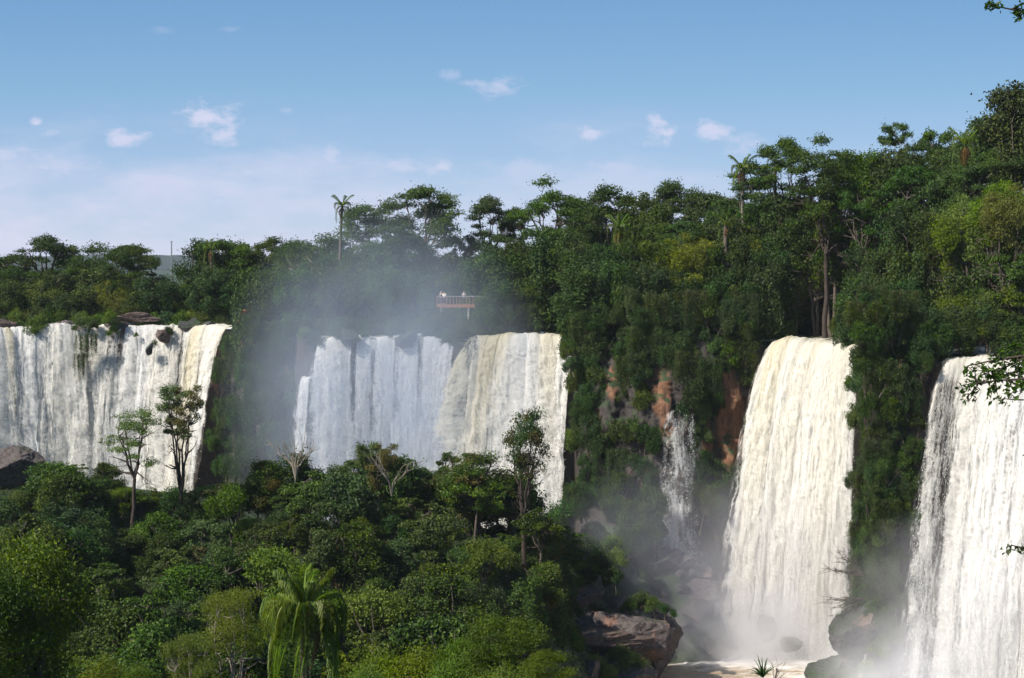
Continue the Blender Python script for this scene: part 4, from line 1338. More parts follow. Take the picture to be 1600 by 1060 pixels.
def dead_tree(name, px, py, Y, h, spread, seed, label, mat, n=9, lean=0.0, rootdrop=1.0):
    rg = np.random.default_rng(seed)
    x, y, z = at(px, py, Y)
    mb = MB()
    for i in range(n):
        a = lean + rg.uniform(-1, 1) * spread
        l = h * rg.uniform(0.6, 1.0)
        d = np.array([math.sin(a), rg.uniform(-0.3, 0.3), math.cos(a)])
        s = np.linspace(0, 1, 8)[:, None]
        p = d * l * s + np.array([math.sin(a) * 0.3, 0, 0]) * l * s ** 2 + rg.normal(0, 0.03 * h, (8, 3)) * s
        p[0] = (0, 0, -rootdrop)
        mb.tube(p, np.linspace(0.08, 0.015, 8) * h / 4, 5)
        for k in range(7):
            j = rg.integers(2, 7)
            dd = d + rg.normal(0, 0.55, 3)
            q = p[j] + dd * l * rg.uniform(0.15, 0.35)
            m = (p[j] + q) / 2 + rg.normal(0, 0.04 * h, 3)
            mb.tube(np.array([p[j], m, q]), np.array([0.028, 0.02, 0.008]) * h / 4, 4)
    o = obj(name, mb.mesh(name, mat, True), None, label, 'dead tree')
    o.location = (x, y, z)
    return o


dead_tree('dead_tree', 462, 735, 169, 4.2, 0.75, 511, 'bare grey dead tree sticking up from the ridge before the misty falls', M['bark_pale'])
dead_tree('dead_branch', 612, 760, 167, 3.6, 0.8, 512, 'pale bare branches among the leaves below the grey veil of water', M['bark_pale'], 6)
dead_tree('dead_branch', 1350, 900, 163, 3.6, 0.6, 513, 'bare twigs leaning from the buttress over the tall fall', M['bark_dark'], 8, lean=-1.1, rootdrop=0.1)
dead_tree('dead_branch', 1352, 935, 163, 3.6, 0.6, 514, 'lower bare twigs leaning from the buttress over the tall fall', M['bark_dark'], 8, lean=-1.9, rootdrop=0.1)

# boulders on the ridge, the talus and in the pool
boulder(0, 8, 738, 172, 3.9, 3, 3.0, 'big brown rock at the left edge below the cream curtain', 0.4)
boulder(0, 44, 704, 175, 2.2, 2, 1.3, 'upper brown rock at the left edge below the falls', 1.2)
boulder(0, 150, 690, 176, 1.7, 1.5, 1.2, 'purplish rock with grassy top before the left falls', 0.3)
boulder(4, 178, 704, 174, 1.9, 1.4, 1.2, 'pinkish rock right of the grassy topped rock', 0.9)
boulder(1, 205, 772, 163, 2.0, 1.6, 1.1, 'reddish rock at the foot of the slender umbrella tree', 0.2)
boulder(4, 192, 785, 160, 1.3, 1.2, 0.9, 'small reddish rock left of the umbrella tree foot', 2.0)
boulder(4, 255, 728, 169, 1.2, 1.2, 1.0, 'small brown rock at the foot of the dark rusty tree', 2.6)
boulder(1, 25, 800, 158, 1.6, 1.4, 1.3, 'brown rock half hidden by bushes at the left edge', 1.0)
ox = (-1.6, -0.5)
boulder(2, 975, 1003, 168, 5.6, 3.2, 3.6, 'huge dark block with a grassy top beside the brown pool', 0.15)
boulder(0, 1025, 1008, 172, 3.2, 2.6, 3.6, 'steep right end of the huge dark block at the pool edge', 0.9)
boulder(1, 915, 968, 165, 5.2, 2.2, 0.9, 'long grey-brown slab lying on the huge dark block', 0.2, rx=0.1)
boulder(4, 930, 902, 178, 2.0, 1.5, 0.7, 'pinkish flat rock under the bright green slope', 0.3)
boulder(0, 900, 925, 175, 3.0, 1.8, 1.3, 'dark layered rock left above the long slab', 0.7)
boulder(2, 945, 930, 174, 2.8, 1.6, 1.2, 'dark layered rock right above the long slab', 2.7)
boulder(2, 1105, 925, 187, 2.8, 2.0, 2.4, 'tan rock between the thin cascade and the tall fall', 0.5)
boulder(0, 1112, 880, 190, 2.4, 1.6, 2.0, 'upper tan rock beside the tall fall', 1.6)
boulder(0, 1085, 960, 185, 2.8, 2.2, 1.6, 'brown rock half lost in spray left of the tall fall', 1.1)
boulder(1, 1095, 865, 190, 1.7, 1.0, 1.1, 'pale streaked rock beside the foot of the thin cascade', 2.0)
boulder(3, 1198, 988, 183, 1.2, 1.0, 1.5, 'small dark rock standing in the foam of the tall fall', 0.4)
boulder(3, 1235, 1010, 180, 1.3, 1.0, 0.8, 'low wet rock in the foam right of the small dark rock', 0.4)
boulder(0, 960, 1052, 160, 4.4, 3, 2.6, 'dark rock with bushes at the bottom beside the pool', 0.6)
boulder(2, 1008, 1056, 163, 2.4, 2.2, 2.5, 'right hand dark rock at the bottom beside the pool', 1.9)
boulder(1, 912, 1058, 157, 1.8, 1.5, 1.4, 'tan rock at the bottom left of the bushy dark rock', 0.9)
boulder(5, 1345, 985, 163, 2.3, 1.8, 2.4, 'dark reddish rock at the foot of the buttress', 0.2)
boulder(1, 1352, 975, 161.5, 1.5, 0.9, 1.0, 'rusty rock face among greenery at the buttress foot', 0.9)
boulder(5, 1302, 1052, 166, 2.2, 1.8, 1.6, 'grey rounded rock in the foam below the buttress', 0.5)
boulder(2, 1330, 1026, 166, 1.9, 1.5, 1.5, 'grey rock in spray just below the buttress', 1.5)
for i in range(26):
    px, py = random.uniform(890, 1120), random.uniform(835, 955)
    Y = np.interp(py, [830, 960], [190, 176]) + random.uniform(-1, 1)
    s = random.uniform(0.6, 1.6)
    boulder([0, 3, 2, 5][i % 4], px, py, Y, s * 1.4, s, s * 0.8, f'small talus stone, {ORD[i]} of the scatter below the overgrown cliff', group='small stones on the talus below the cliff')
# grassy and bushy patches on the talus and on the blocks
its = []
for i in range(30):
    px = random.uniform(868, 968)
    py = random.uniform(838, 905) + (968 - px) * 0.05
    its.append((['shrub3', 'shrub3', 'shrub0', 'shrub1'][i % 4], px, py, random.uniform(1.6, 2.6), random.uniform(2.4, 3.8), np.interp(py, [835, 915], [184, 175])))
for (px, py, w) in [(1000, 935, 3.2), (1022, 942, 3), (985, 945, 2.6), (1040, 950, 2.2), (930, 1035, 4), (965, 1025, 4), (990, 1030, 3.2), (950, 1048, 3.4), (860, 990, 3), (845, 1000, 3), (880, 1015, 2.6)]:
    its.append((random.choice(['shrub3', 'shrub0', 'shrub3']), px, py, w * 0.62, w, np.interp(py, [930, 960, 1050], [172, 168, 158])))
on_cliff(its, 'on the talus and pool rocks', 'low greenery on the talus and the pool rocks')
its = []
for i in range(22):
    px, py = random.uniform(850, 1110), random.uniform(770, 850)
    if 1035 < px < 1090:
        continue
    its.append((random.choice(['shrub0', 'shrub1', 'draped2', 'valley3']), px, py, random.uniform(2.5, 4), random.uniform(2.8, 4.2), 189 - (py - 770) * 0.03 - 6 * max(0, (940 - px) / 90)))
on_cliff(its, 'at the cliff foot above talus', 'plants at the cliff foot')
its = [('shrub3', 1370, 1000, 2.4, 3, 162), ('shrub0', 1385, 975, 2.6, 3, 161.5), ('shrub3', 1350, 1045, 2.4, 3.4, 160), ('shrub2', 1365, 950, 2.6, 2.8, 162), ('shrub3', 1330, 1050, 2, 3, 161)]
on_cliff(its, 'at the foot of the buttress', 'greenery at the foot of the buttress')

def hit(px, py, y0=70.0):
    """first ground point met along the view through a pixel"""
    Ys = np.arange(y0, 205, 0.5)
    g = ground_z((px - 800) / F * Ys, Ys)
    ray = (HZ - py) / F * Ys
    k = np.nonzero(ray < g)[0]
    return float(Ys[k[0]]) if len(k) else None


for (xa, xb, ya, yb, n, pool_, wa, wb, ph, gr) in (
        (770, 880, 800, 1000, 34, ['valley3', 'shrub0', 'shrub2', 'draped2', 'valley0', 'shrub1'], 3.2, 4.8, 'on the slope falling to the gorge', 'plants on the slope falling to the gorge'),
        (860, 960, 840, 1010, 36, ['shrub0', 'shrub3', 'shrub2', 'draped2', 'shrub1'], 2.2, 3.6, 'at lower edge of the gorge slope', 'plants at the lower edge of the gorge slope'),
        (950, 1120, 830, 930, 26, ['shrub0', 'shrub3', 'shrub1'], 1.6, 2.8, 'between talus stones under the cliff', 'low plants between the talus stones')):
    its = []
    for i in range(n):
        px, py = random.uniform(xa, xb), random.uniform(ya, yb)
        if 1030 < px < 1080 and py > 800:
            continue
        Yh = hit(px, py, 118.0)
        if Yh is None:
            continue
        w_ = random.uniform(wa, wb)
        its.append((random.choice(pool_), px, py, w_ * random.uniform(0.7, 1.0), w_, Yh - 0.4))
    on_cliff(its, ph, gr)
its = []
for i in range(26):
    py = 590 + 370 * i / 25
    px = np.interp(py, [590, 700, 800, 960], [1362, 1362, 1356, 1342]) + random.uniform(-10, 10)
    its.append((['vine0', 'shrub0', 'vine1', 'draped2', 'shrub2'][i % 5], px, py, random.uniform(3.0, 4.4), random.uniform(2.0, 3.0), 172.5 - 5 * i / 25))
on_cliff(its, 'on wet wall beside the tall fall', 'plants on the wet wall beside the tall fall')
# a few shrubs filling the valley floor between rows of trees
its = []
for i in range(34):
    px, py = random.uniform(0, 850), random.uniform(770, 985)
    Y = np.interp(py, [760, 1000], [168, 122]) - 3.5
    x = (px - 800) / F * Y
    g = float(ground_z(x, Y))
    its.append((random.choice(['shrub0', 'shrub1', 'shrub2', 'shrub3']), px, HZ - (g + 2.2) * F / Y, random.uniform(2.5, 4), random.uniform(3, 5), Y))
on_cliff(its, 'low among the valley trees', 'shrubs among the valley trees')

# ------------------------------------------------------------------ foreground plants
P_['near0'] = tree_proto('near_glossy_tree', 'round', 9, 3.6, 601, 1.7, M['leaf'], M['bark_dark'], 60, 24000, 0.15)
P_['near1'] = tree_proto('near_fine_tree', 'airy', 6, 2.6, 602, 2.6, M['leaf_yellow'], M['bark_pale'], 60, 16000, 0.11)
P_['near2'] = tree_proto('near_bright_tree', 'umbrella', 5, 2.6, 603, 1.7, M['leaf_bright'], M['bark_dark'], 46, 15000, 0.10)
P_['near3'] = tree_proto('near_bright_shrub', 'shrub', 2.4, 2.0, 604, 1.6, M['leaf_bright'], M['bark'], 34, 11000, 0.10)
KIND['near'] = ('broadleaf_tree', 'near tree', 'tree', 'crown', 'trunk')


def near(pn, px, top, Y, w, lab, h=None, group=None):
    x = (px - 800) / F * Y
    zt = (HZ - top) / F * Y
    g = float(ground_z(x, Y))
    h = h or zt - g
    place(pn, x, Y, h, w, lab, group, zt - h)


near('near0', 40, 812, 82, 7.4, 'big dark glossy leaved tree at the lower left corner')
near('near0', -30, 850, 78, 6.5, 'dark glossy tree cut by the left edge of the view')
near('near3', 165, 1018, 66, 2.4, 'yellow-green bush at the bottom between dark tree and fine leaved tree', 2.2)
near('near3', 215, 1030, 64, 2.0, 'lower right one of the two yellow-green bushes at bottom left', 2.0)
near('near1', 362, 915, 72, 3.6, 'fine leaved olive green tree just left of the near palm')
near('near1', 300, 985, 70, 3.0, 'small fine leaved olive tree at the bottom left of the palm')
near('near2', 790, 945, 62, 3.4, 'bright green lacy tree at the bottom right of centre')
near('near2', 852, 1005, 60, 2.4, 'low bright green lacy tree right of the taller lacy one')
near('near2', 735, 985, 64, 2.8, 'bright green lacy tree between the bush band and the tallest lacy one')
near('near3', 600, 1003, 66, 3.4, 'bright green bush right of the near palm at the bottom', 3.0)
near('near3', 660, 998, 65, 3.4, 'middle bright green bush of the band at the bottom', 3.0)
near('near3', 715, 1012, 63, 3.0, 'right end bright green bush of the band at the bottom', 3.0)
near('near3', 570, 1030, 60, 2.4, 'small bright green bush touching the palm fronds', 2.6)
near('near3', 790, 1030, 58, 2.6, 'bright green bush under the lacy tree', 2.6)


def cover(n, fx, seed, name, label, mat, size):
    rg = np.random.default_rng(seed)
    x, y = fx(rg, n)
    z = ground_z(x, y) + np.abs(rg.normal(0, 0.5, n)) * (0.6 + 0.8 * fbm(x * .4, y * .4, 0, seed, 2))
    P = np.stack([x, y, z], 1)
    V, Fc = leaf_cards(P, np.zeros((n, 3)), size, rg, up=0.9)
    tint = np.clip(0.4 + 0.3 * fbm(x * .3, y * .3, 0, seed, 2) + rg.normal(0, .18, n), 0, 1)
    obj(name, mesh_np(name, V, Fc, mat, {'tint': ('FACE', tint), 'accent': ('FACE', tint * 0)}), None, label, 'undergrowth', kind='stuff')


def fx_valley(rg, n):
    y = rg.uniform(45, 178, n)
    x = (rg.uniform(-40, 930, n) - 800) / F * y
    return x, y


def fx_plat(rg, n):
    x = rg.uniform(-105, 80, n)
    back = rg.uniform(0.5, 50, n)
    y = ylip(x) + np.where((x < -41.5) | ((x > -28) & (x < 8)), back + 9, back)
    return x, y


cover(120000, fx_valley, 701, 'undergrowth', 'mixed low leafy undergrowth covering the valley slope', M['cover'], 0.26)
cover(90000, fx_plat, 702, 'undergrowth', 'leafy undergrowth beneath the forest above the falls', M['cover'], 0.38)


# ------------------------------------------------------------------ palms
def palm(px, top, Y, base_z, crown_r, label, n=18, near_=False, trunk_r=0.16, lean=0.0, dead=3, droop=0.8, rib=None):
    x, y, zt = at(px, top, Y)
    zc = zt - crown_r * (0.95 if near_ else 0.55)
    rg = np.random.default_rng(int(px) + 1000)
    e = empty('palm_tree', (x, y, base_z), label, 'palm')
    H = zc - base_z
    mb = MB()
    s = np.linspace(0, 1, 14)
    path = np.stack([lean * (s - 1) * H + 0.1 * np.sin(s * 4), 0 * s, H * s], 1)
    path[-1, 0] = 0
    mb.tube(path, trunk_r * (1.25 - 0.4 * s) * (1 + 0.06 * np.cos(np.arange(14) * 2.2)), 10)
    obj('trunk', mb.mesh('palm_trunk', M['bark_pale'] if px == 1160 else M['bark'], True), e)
    c = obj('crown_shaft', None, e)
    bpy.data.objects.remove(c)
    for i in range(n):
        t = i / n
        young = t < 0.3
        a = i * 2.399 + rg.uniform(-0.2, 0.2)
        o = obj('frond', FR[('u' if young else 'm' if t < 0.72 else 'd') + str(rg.integers(0, 2))], e)
        o.location = (0, 0, H - 0.05 - 0.3 * t)
        sc = crown_r * rg.uniform(0.85, 1.1)
        if near_ and not young:
            sc *= 1.12
        o.scale = (sc * (0.62 if young and near_ else 1), sc, sc)
        o.rotation_euler = (rg.uniform(-0.2, 0.2), 0, a)
    for i in range(dead):
        o = obj('dry_frond', FR['x0'], e)
        o.location = (0, 0, H - 0.45)
        o.scale = (crown_r * 0.8,) * 3
        o.rotation_euler = (0, 0.35, rg.uniform(0, 6.28))
    return e


FR = {}
for k in range(2):
    FR[f'u{k}'] = frond_mesh('frond_upright', 1.0, 1.45, 0.75, 801 + k, M['palm'], n=110, leaf=0.15, width=0.006, plum=2.4)
    FR[f'm{k}'] = frond_mesh('frond_arched', 1.0, 1.15, 1.35, 811 + k, M['palm'], n=110, leaf=0.17, width=0.006, plum=2.0)
    FR[f'd{k}'] = frond_mesh('frond_hanging', 0.95, 0.35, 1.55, 821 + k, M['palm'], n=110, leaf=0.17, width=0.006, plum=1.8)
FR['x0'] = frond_mesh('frond_dry', 0.7, -0.1, 1.2, 831, M['palm_dead'], n=30, leaf=0.22, width=0.010)
gz = lambda px, Y: float(ground_z((px - 800) / F * Y, Y))
palm(475, 872, 80, gz(475, 80), 2.9, 'large feathery palm in the foreground with drooping fronds', n=52, near_=True, trunk_r=0.2, dead=2)
palm(535, 308, 236, gz(535, 236), 2.1, 'lone tall thin palm rising above the skyline', n=14, trunk_r=0.22, lean=0.055, dead=4)
palm(1160, 247, 205, gz(1160, 205), 2.4, 'tall palm with bare pale trunk and ragged crown left of the layered trees', n=14, trunk_r=0.22, dead=8)
palm(1134, 340, 203, gz(1134, 203), 1.6, 'palm with a thick dark trunk left of the pale trunked palm', n=10, trunk_r=0.28, dead=6)
palm(968, 340, 214, gz(968, 214), 2.6, 'palm half hidden in the forest with light drooping fronds', n=16, trunk_r=0.2, dead=6)
palm(1212, 240, 207, gz(1212, 207), 2.0, 'palm tucked under the layered trees on the right skyline', n=12, trunk_r=0.18, dead=5)
palm(1508, 205, 184, gz(1508, 184), 2.6, 'palm with orange dry fronds hanging at the right skyline', n=12, trunk_r=0.2, dead=12)
palm(330, 378, 257, gz(330, 257), 2.0, 'palm among the dark trees right of the grey mast', n=12, trunk_r=0.2, dead=3)
palm(1310, 300, 214, gz(1310, 214), 2.0, 'palm with dark trunk below the tall layered tree', n=12, trunk_r=0.26, dead=8)

# spiky plant at the bottom, by the pool view
mb = MB()
rg = np.random.default_rng(5)
for i in range(26):
    a, el = rg.uniform(0, 6.28), rg.uniform(0.5, 1.4)
    d = np.array([math.cos(a) * math.cos(el), math.sin(a) * math.cos(el), math.sin(el)])
    l = rg.uniform(0.4, 0.75)
    s = np.linspace(0, 1, 6)[:, None]
    p = d * l * s + np.array([0, 0, -0.18]) * s ** 2
    mb.tube(p, np.linspace(0.022, 0.003, 6), 4)
o = obj('spiky_plant', mb.mesh('spiky_plant', M['grass']), None, 'spiky grass-like plant peeping up at the bottom before the pool', 'plant')
o.location = at(1192, 1058, 38)
dead_tree('leafless_shrub', 1210, 1066, 40, 0.55, 0.9, 515, 'small leafless twigs at the bottom right of the spiky plant', M['bark_dark'], 7)


# tree outside the right edge whose limbs reach into the view
def side_tree():
    rg = np.random.default_rng(77)
    Y = 30.0
    e = empty('overhanging_tree', (11.4, Y, -11.5), 'leafy branches of a near tree reaching in from the right edge', 'tree')
    o0 = np.array([11.4, Y, -11.5])
    mb = MB()
    trunk = np.array([[0, 0, -0.5], [0.1, 0.1, 5], [0.3, 0, 10], [0.1, 0.2, 15], [0, 0, 19]])
    mb.tube(trunk, [0.34, 0.28, 0.24, 0.19, 0.12], 10)
    Pt, TD = [], []
    tips = []

    def limb(start, end, tw, nleaf, sp):
        a, b = np.array(start) - o0, np.array(end) - o0
        s = np.linspace(0, 1, 12)[:, None]
        mid = (a + b) / 2 + np.array([0.2, 0, 0.35])
        p = (1 - s) ** 2 * a + 2 * s * (1 - s) * mid + s ** 2 * b
        mb.tube(p, np.linspace(0.06, 0.012, 12), 6)
        for k in range(tw):
            j = rg.integers(6, 12)
            d = rg.normal(size=3) * np.array([1, 0.6, 0.6])
            d[0] -= 0.3
            d[2] -= 0.25
            d /= np.linalg.norm(d)
            q = p[j] + d * sp * rg.uniform(0.4, 1)
            m = (p[j] + q) / 2 + rg.normal(0, 0.03, 3)
            mb.tube(np.array([p[j], m, q]), [0.012, 0.009, 0.004], 4)
            for _ in range(nleaf):
                t = rg.uniform(0.25, 1.05)
                c = p[j] * (1 - t) + q * t + rg.normal(0, 0.045, 3)
                Pt.append(c)
                dd = d + rg.normal(0, 0.5, 3) + np.array([0, 0, -0.4])
                TD.append(dd / np.linalg.norm(dd))
    X = lambda px, py, yy=Y: at(px, py, yy)
    limb((11.5, Y, -2.5), X(1530, 598), 34, 14, 0.5)
    limb((11.5, Y, -1.2), X(1560, 580, 31), 30, 14, 0.5)
    limb((11.5, Y, -0.8), X(1590, 560, 31), 26, 14, 0.5)
    limb((11.5, Y, -1.8), X(1512, 572, 30.5), 14, 10, 0.32)
    limb((11.5, Y, -3.2), X(1588, 625, 29.6), 16, 11, 0.4)
    limb((11.5, Y, 3.5), X(1556, 10), 12, 12, 0.24)
    limb((11.5, Y, -6.5), X(1580, 852, 29.5), 10, 12, 0.2)
    limb((11.5, Y, -5.5), X(1600, 765, 29.5), 5, 6, 0.2)
    limb((11.5, Y, -3.6), X(1598, 712, 29.5), 4, 6, 0.2)
    P2, T2 = np.array(Pt), np.array(TD)
    V, Fc = leaf_cards(P2, np.zeros_like(P2), 0.115, rg, aspect=2.0, up=0.5, tdir=T2)
    tint = np.clip(rg.normal(0.45, 0.2, len(P2)), 0, 1)
    obj('trunk', mb.mesh('near_limbs', M['bark_dark'], True), e)
    obj('foliage', mesh_np('near_leaves', V, Fc, M['leaf'], {'tint': ('FACE', tint), 'accent': ('FACE', tint * 0)}), e)


side_tree()

# long bare roots hanging over the tall fall's right side
mb = MB()
rg = np.random.default_rng(9)
for i in range(9):
    x0, y0, z0 = at(1352 + rg.uniform(-4, 8), 575 + rg.uniform(-10, 30), 170)
    x1, y1, z1 = at(1362 + rg.uniform(-10, 18), 760 + rg.uniform(-40, 60), 166)
    s = np.linspace(0, 1, 10)[:, None]
    p = np.array([x0, y0, z0]) * (1 - s) + np.array([x1, y1, z1]) * s + rg.normal(0, 0.08, (10, 3))
    mb.tube(p - np.array([x0, y0, z0]) * 0, 0.035, 4)
obj('hanging_root', mb.mesh('hanging_root', M['bark_dark'], True), None, 'dark hanging roots over the right side of the tall full fall', 'roots')

# ------------------------------------------------------------------ footbridge, lookout, mast, people
def footbridge():
    Y = 216.0
    x0, x1 = (683 - 800) / F * Y, (800 - 800) / F * Y
    zd = (HZ - 476) / F * Y
    e = empty('footbridge', ((x0 + x1) / 2, Y, zd), 'reddish brown wooden footbridge among the trees above the misty falls', 'footbridge')
    L_ = x1 - x0
    mb = MB()
    mb.box((0, 0, -0.04), (L_, 1.6, 0.08))
    obj('deck', mb.mesh('deck', M['rust_wood']), e)
    mb = MB()
    for yy in (-0.74, 0.74):
        mb.box((0, yy, -0.24), (L_, 0.12, 0.32))
    n = int(L_ / 0.85)
    for i in range(n + 1):
        mb.box((-L_ / 2 + i * L_ / n, 0, -0.22), (0.1, 1.7, 0.24))
    obj('beam', mb.mesh('beam', M['rust_wood']), e)
    for yy in (-0.78, 0.78):
        mb = MB()
        n = int(L_ / 0.42)
        for i in range(n + 1):
            mb.box((-L_ / 2 + i * L_ / n, yy, 0.52), (0.05, 0.05, 1.04))
        r = mb.mesh('railing', M['rail_wood'])
        ro = obj('railing', r, e)
        mt = MB()
        mt.box((0, yy, 1.07), (L_ + 0.1, 0.09, 0.06))
        obj('handrail', mt.mesh('handrail', M['steel']), ro)
    for xx in (-L_ / 2 + 0.55, -L_ / 2 + 4.2, L_ / 2 - 0.6):
        mb = MB()
        mb.tube([(xx, -0.55, -0.4), (xx, -0.55, -5.0)], 0.13, 8)
        mb.tube([(xx, 0.55, -0.4), (xx, 0.55, -5.0)], 0.13, 8)
        mb.box((xx, 0, -0.5), (0.2, 1.5, 0.2))
        obj('support_post', mb.mesh('support_post', M['concrete']), e)
    return Y, zd


BY, BZ = footbridge()


def lookout():
    x, y, z = at(382, 500, 229)
    z = float(ground_z(x, y)) + 0.9
    e = empty('lookout_platform', (x, y, z), 'small orange wooden lookout at the right end of the left falls', 'lookout')
    mb = MB()
    mb.box((0, 0, -0.1), (1.7, 1.8, 0.2))
    obj('deck', mb.mesh('deck', M['orange_wood']), e)
    mb = MB()
    for yy in (-0.85, 0.85):
        for i in range(7):
            mb.box((-0.8 + i * 1.6 / 6, yy, 0.45), (0.07, 0.06, 0.9))
        mb.box((0, yy, 0.94), (1.75, 0.09, 0.09))
        mb.box((0, yy, 0.5), (1.75, 0.04, 0.09))
    obj('railing', mb.mesh('railing', M['orange_wood']), e)
    for sx in (-0.7, 0.7):
        mb = MB()
        mb.tube([(sx, -0.7, -0.2), (sx, -0.7, -2.2)], 0.1, 6)
        obj('support_post', mb.mesh('support_post', M['orange_wood']), e)
    return x, y, z


lx, ly, lz = lookout()

mb = MB()
mb.tube([(0, 0, -6), (0, 0, 3.2), (0, 0, 6.9)], [0.13, 0.11, 0.09], 8)
o = obj('mast', mb.mesh('mast', M['steel'], True), None, 'thin grey mast rising above the forest in the skyline gap', 'mast')
x, y, z = at(268, 445, 262)
o.location = (x, y, z)
mb = MB()
mb.box((0, 0, 6.95), (0.3, 0.3, 0.12))
obj('cap', mb.mesh('cap', M['steel']), o)


def skin_obj(name, pts, edges, radii, mat, parent, root=0, sub=1):
    me = bpy.data.meshes.new(name)
    me.from_pydata([tuple(p) for p in pts], edges, [])
    me.materials.append(mat)
    o = obj(name, me, parent)
    o.modifiers.new('skin', 'SKIN').use_smooth_shade = True
    for v, r in zip(me.skin_vertices[0].data, radii):
        v.radius = (r, r) if not isinstance(r, tuple) else r
        v.use_root = False
    me.skin_vertices[0].data[root].use_root = True
    m = o.modifiers.new('sub', 'SUBSURF')
    m.levels = m.render_levels = sub
    return o


def person(x, y, z, rz, shirt, label, arm=0.25, lean=0.0, cap=False):
    e = empty('person', (x, y, z), label, 'person', None, rz)
    P = [(0, 0, .95), (0, 0, 1.15), (0, lean * .5, 1.38), (0, lean * .7, 1.5), (0, lean, 1.60), (0, lean + .015, 1.70)]
    r = [(.15, .11), (.14, .10), (.16, .10), (.055, .055), (.08, .09), (.075, .09)]
    E = [(0, 1), (1, 2), (2, 3), (3, 4), (4, 5)]
    for s in (-1, 1):
        n = len(P)
        P += [(s * .09, 0, .88), (s * .10, .02, .48), (s * .10, 0, .09), (s * .10, .14, .04)]
        r += [.085, .058, .042, .035]
        E += [(0, n), (n, n + 1), (n + 1, n + 2), (n + 2, n + 3)]
        m = len(P)
        P += [(s * .19, lean * .55, 1.40), (s * .24, lean * .5 + .04, 1.12), (s * .2, lean * .5 + arm, 1.06), (s * .2, lean * .5 + arm + .06, 1.06)]
        r += [.05, .038, .028, .03]
        E += [(2, m), (m, m + 1), (m + 1, m + 2), (m + 2, m + 3)]
        h = m + 3
        for k, (dx, l) in enumerate([(-.028, .07), (-.01, .085), (.009, .08), (.028, .06)]):
            q = len(P)
            P += [(s * .2 + dx, lean * .5 + arm + .09, 1.055), (s * .2 + dx, lean * .5 + arm + .08 + l * .6, 1.03)]
            r += [.009, .008]
            E += [(h, q), (q, q + 1)]
        q = len(P)
        P += [(s * .2 - s * .045, lean * .5 + arm + .06, 1.04)]
        r += [.01]
        E += [(h, q)]
    skin_obj('body', P, E, r, M['skin'], e)
    skin_obj('shirt', [(0, 0, .93), (0, 0, 1.15), (0, lean * .5, 1.40), (-.20, lean * .52, 1.40), (-.245, lean * .5 + .03, 1.22), (.20, lean * .52, 1.40), (.245, lean * .5 + .03, 1.22)],
             [(0, 1), (1, 2), (2, 3), (3, 4), (2, 5), (5, 6)], [(.18, .14), (.165, .125), (.17, .115), .068, .058, .068, .058], shirt, e)
    skin_obj('trousers', [(0, 0, .93), (-.09, 0, .86), (-.10, .02, .48), (-.10, 0, .12), (.09, 0, .86), (.10, .02, .48), (.10, 0, .12)],
             [(0, 1), (1, 2), (2, 3), (0, 4), (4, 5), (5, 6)], [(.165, .13), .10, .075, .06, .10, .075, .06], M['trousers'], e)
    skin_obj('cap' if cap else 'hair', [(0, lean - .02, 1.70), (0, lean - .01, 1.77)], [(0, 1)], [(.088, .105), (.065, .08)], M['shirt_white'] if cap else M['hair'], e)
    return e


bx = lambda px: (px - 800) / F * BY
person(bx(689), BY - 0.25, BZ + 0.01, math.pi, M['shirt_dark'], 'person in white cap and dark top at the left end of the footbridge', cap=True)
person(bx(694.5), BY - 0.35, BZ + 0.01, math.pi * .9, M['shirt_white'], 'person in white shirt leaning at the footbridge rail', lean=.12)
person(bx(725), BY - 0.2, BZ + 0.01, math.pi, M['shirt_blue'], 'person with white cap standing at the middle of the footbridge', cap=True)
for px, sh, lb in ((405, M['shirt_white'], 'person in white shirt among bushes right of the orange lookout'), (425, M['shirt_white'], 'second visitor in white further right on the headland path')):
    x = (px - 800) / F * 222.3
    z = (HZ - 489) / F * 222.3
    person(x, 222.3, z - 0.4, math.pi, sh, lb, cap=True)

# ------------------------------------------------------------------ far hills
xs = np.linspace(-1600, 700, 700)
rows = np.linspace(0, 1, 14)
V = []
hz = 10 + 9 * fbm(xs * 0.004, 0, 0, 901, 3) + 1.6 * fbm(xs * 0.06, 0, 0, 902, 3)
for r in rows:
    n = 2.2 * fbm(xs * 0.09, r * 9.0, 0, 903, 3)
    V.append(np.stack([xs, 2600 + 700 * r + n * 5, -14 + (hz + 14 + n) * math.sin(r * 1.75)], 1))
V = np.concatenate(V)
i = np.arange(len(rows) * len(xs)).reshape(len(rows), len(xs))
Fc = np.stack([i[:-1, :-1], i[:-1, 1:], i[1:, 1:], i[1:, :-1]], -1).reshape(-1, 4)
obj('hills', mesh_np('hills', V, Fc, M['hills'], smooth=True), kind='structure')


# ------------------------------------------------------------------ mist and haze
def ico(name, mat, sub=3):
    import bmesh
    bm = bmesh.new()
    bmesh.ops.create_icosphere(bm, subdivisions=sub, radius=1)
    me = bpy.data.meshes.new(name)
    bm.to_mesh(me)
    bm.free()
    me.materials.append(mat)
    return me


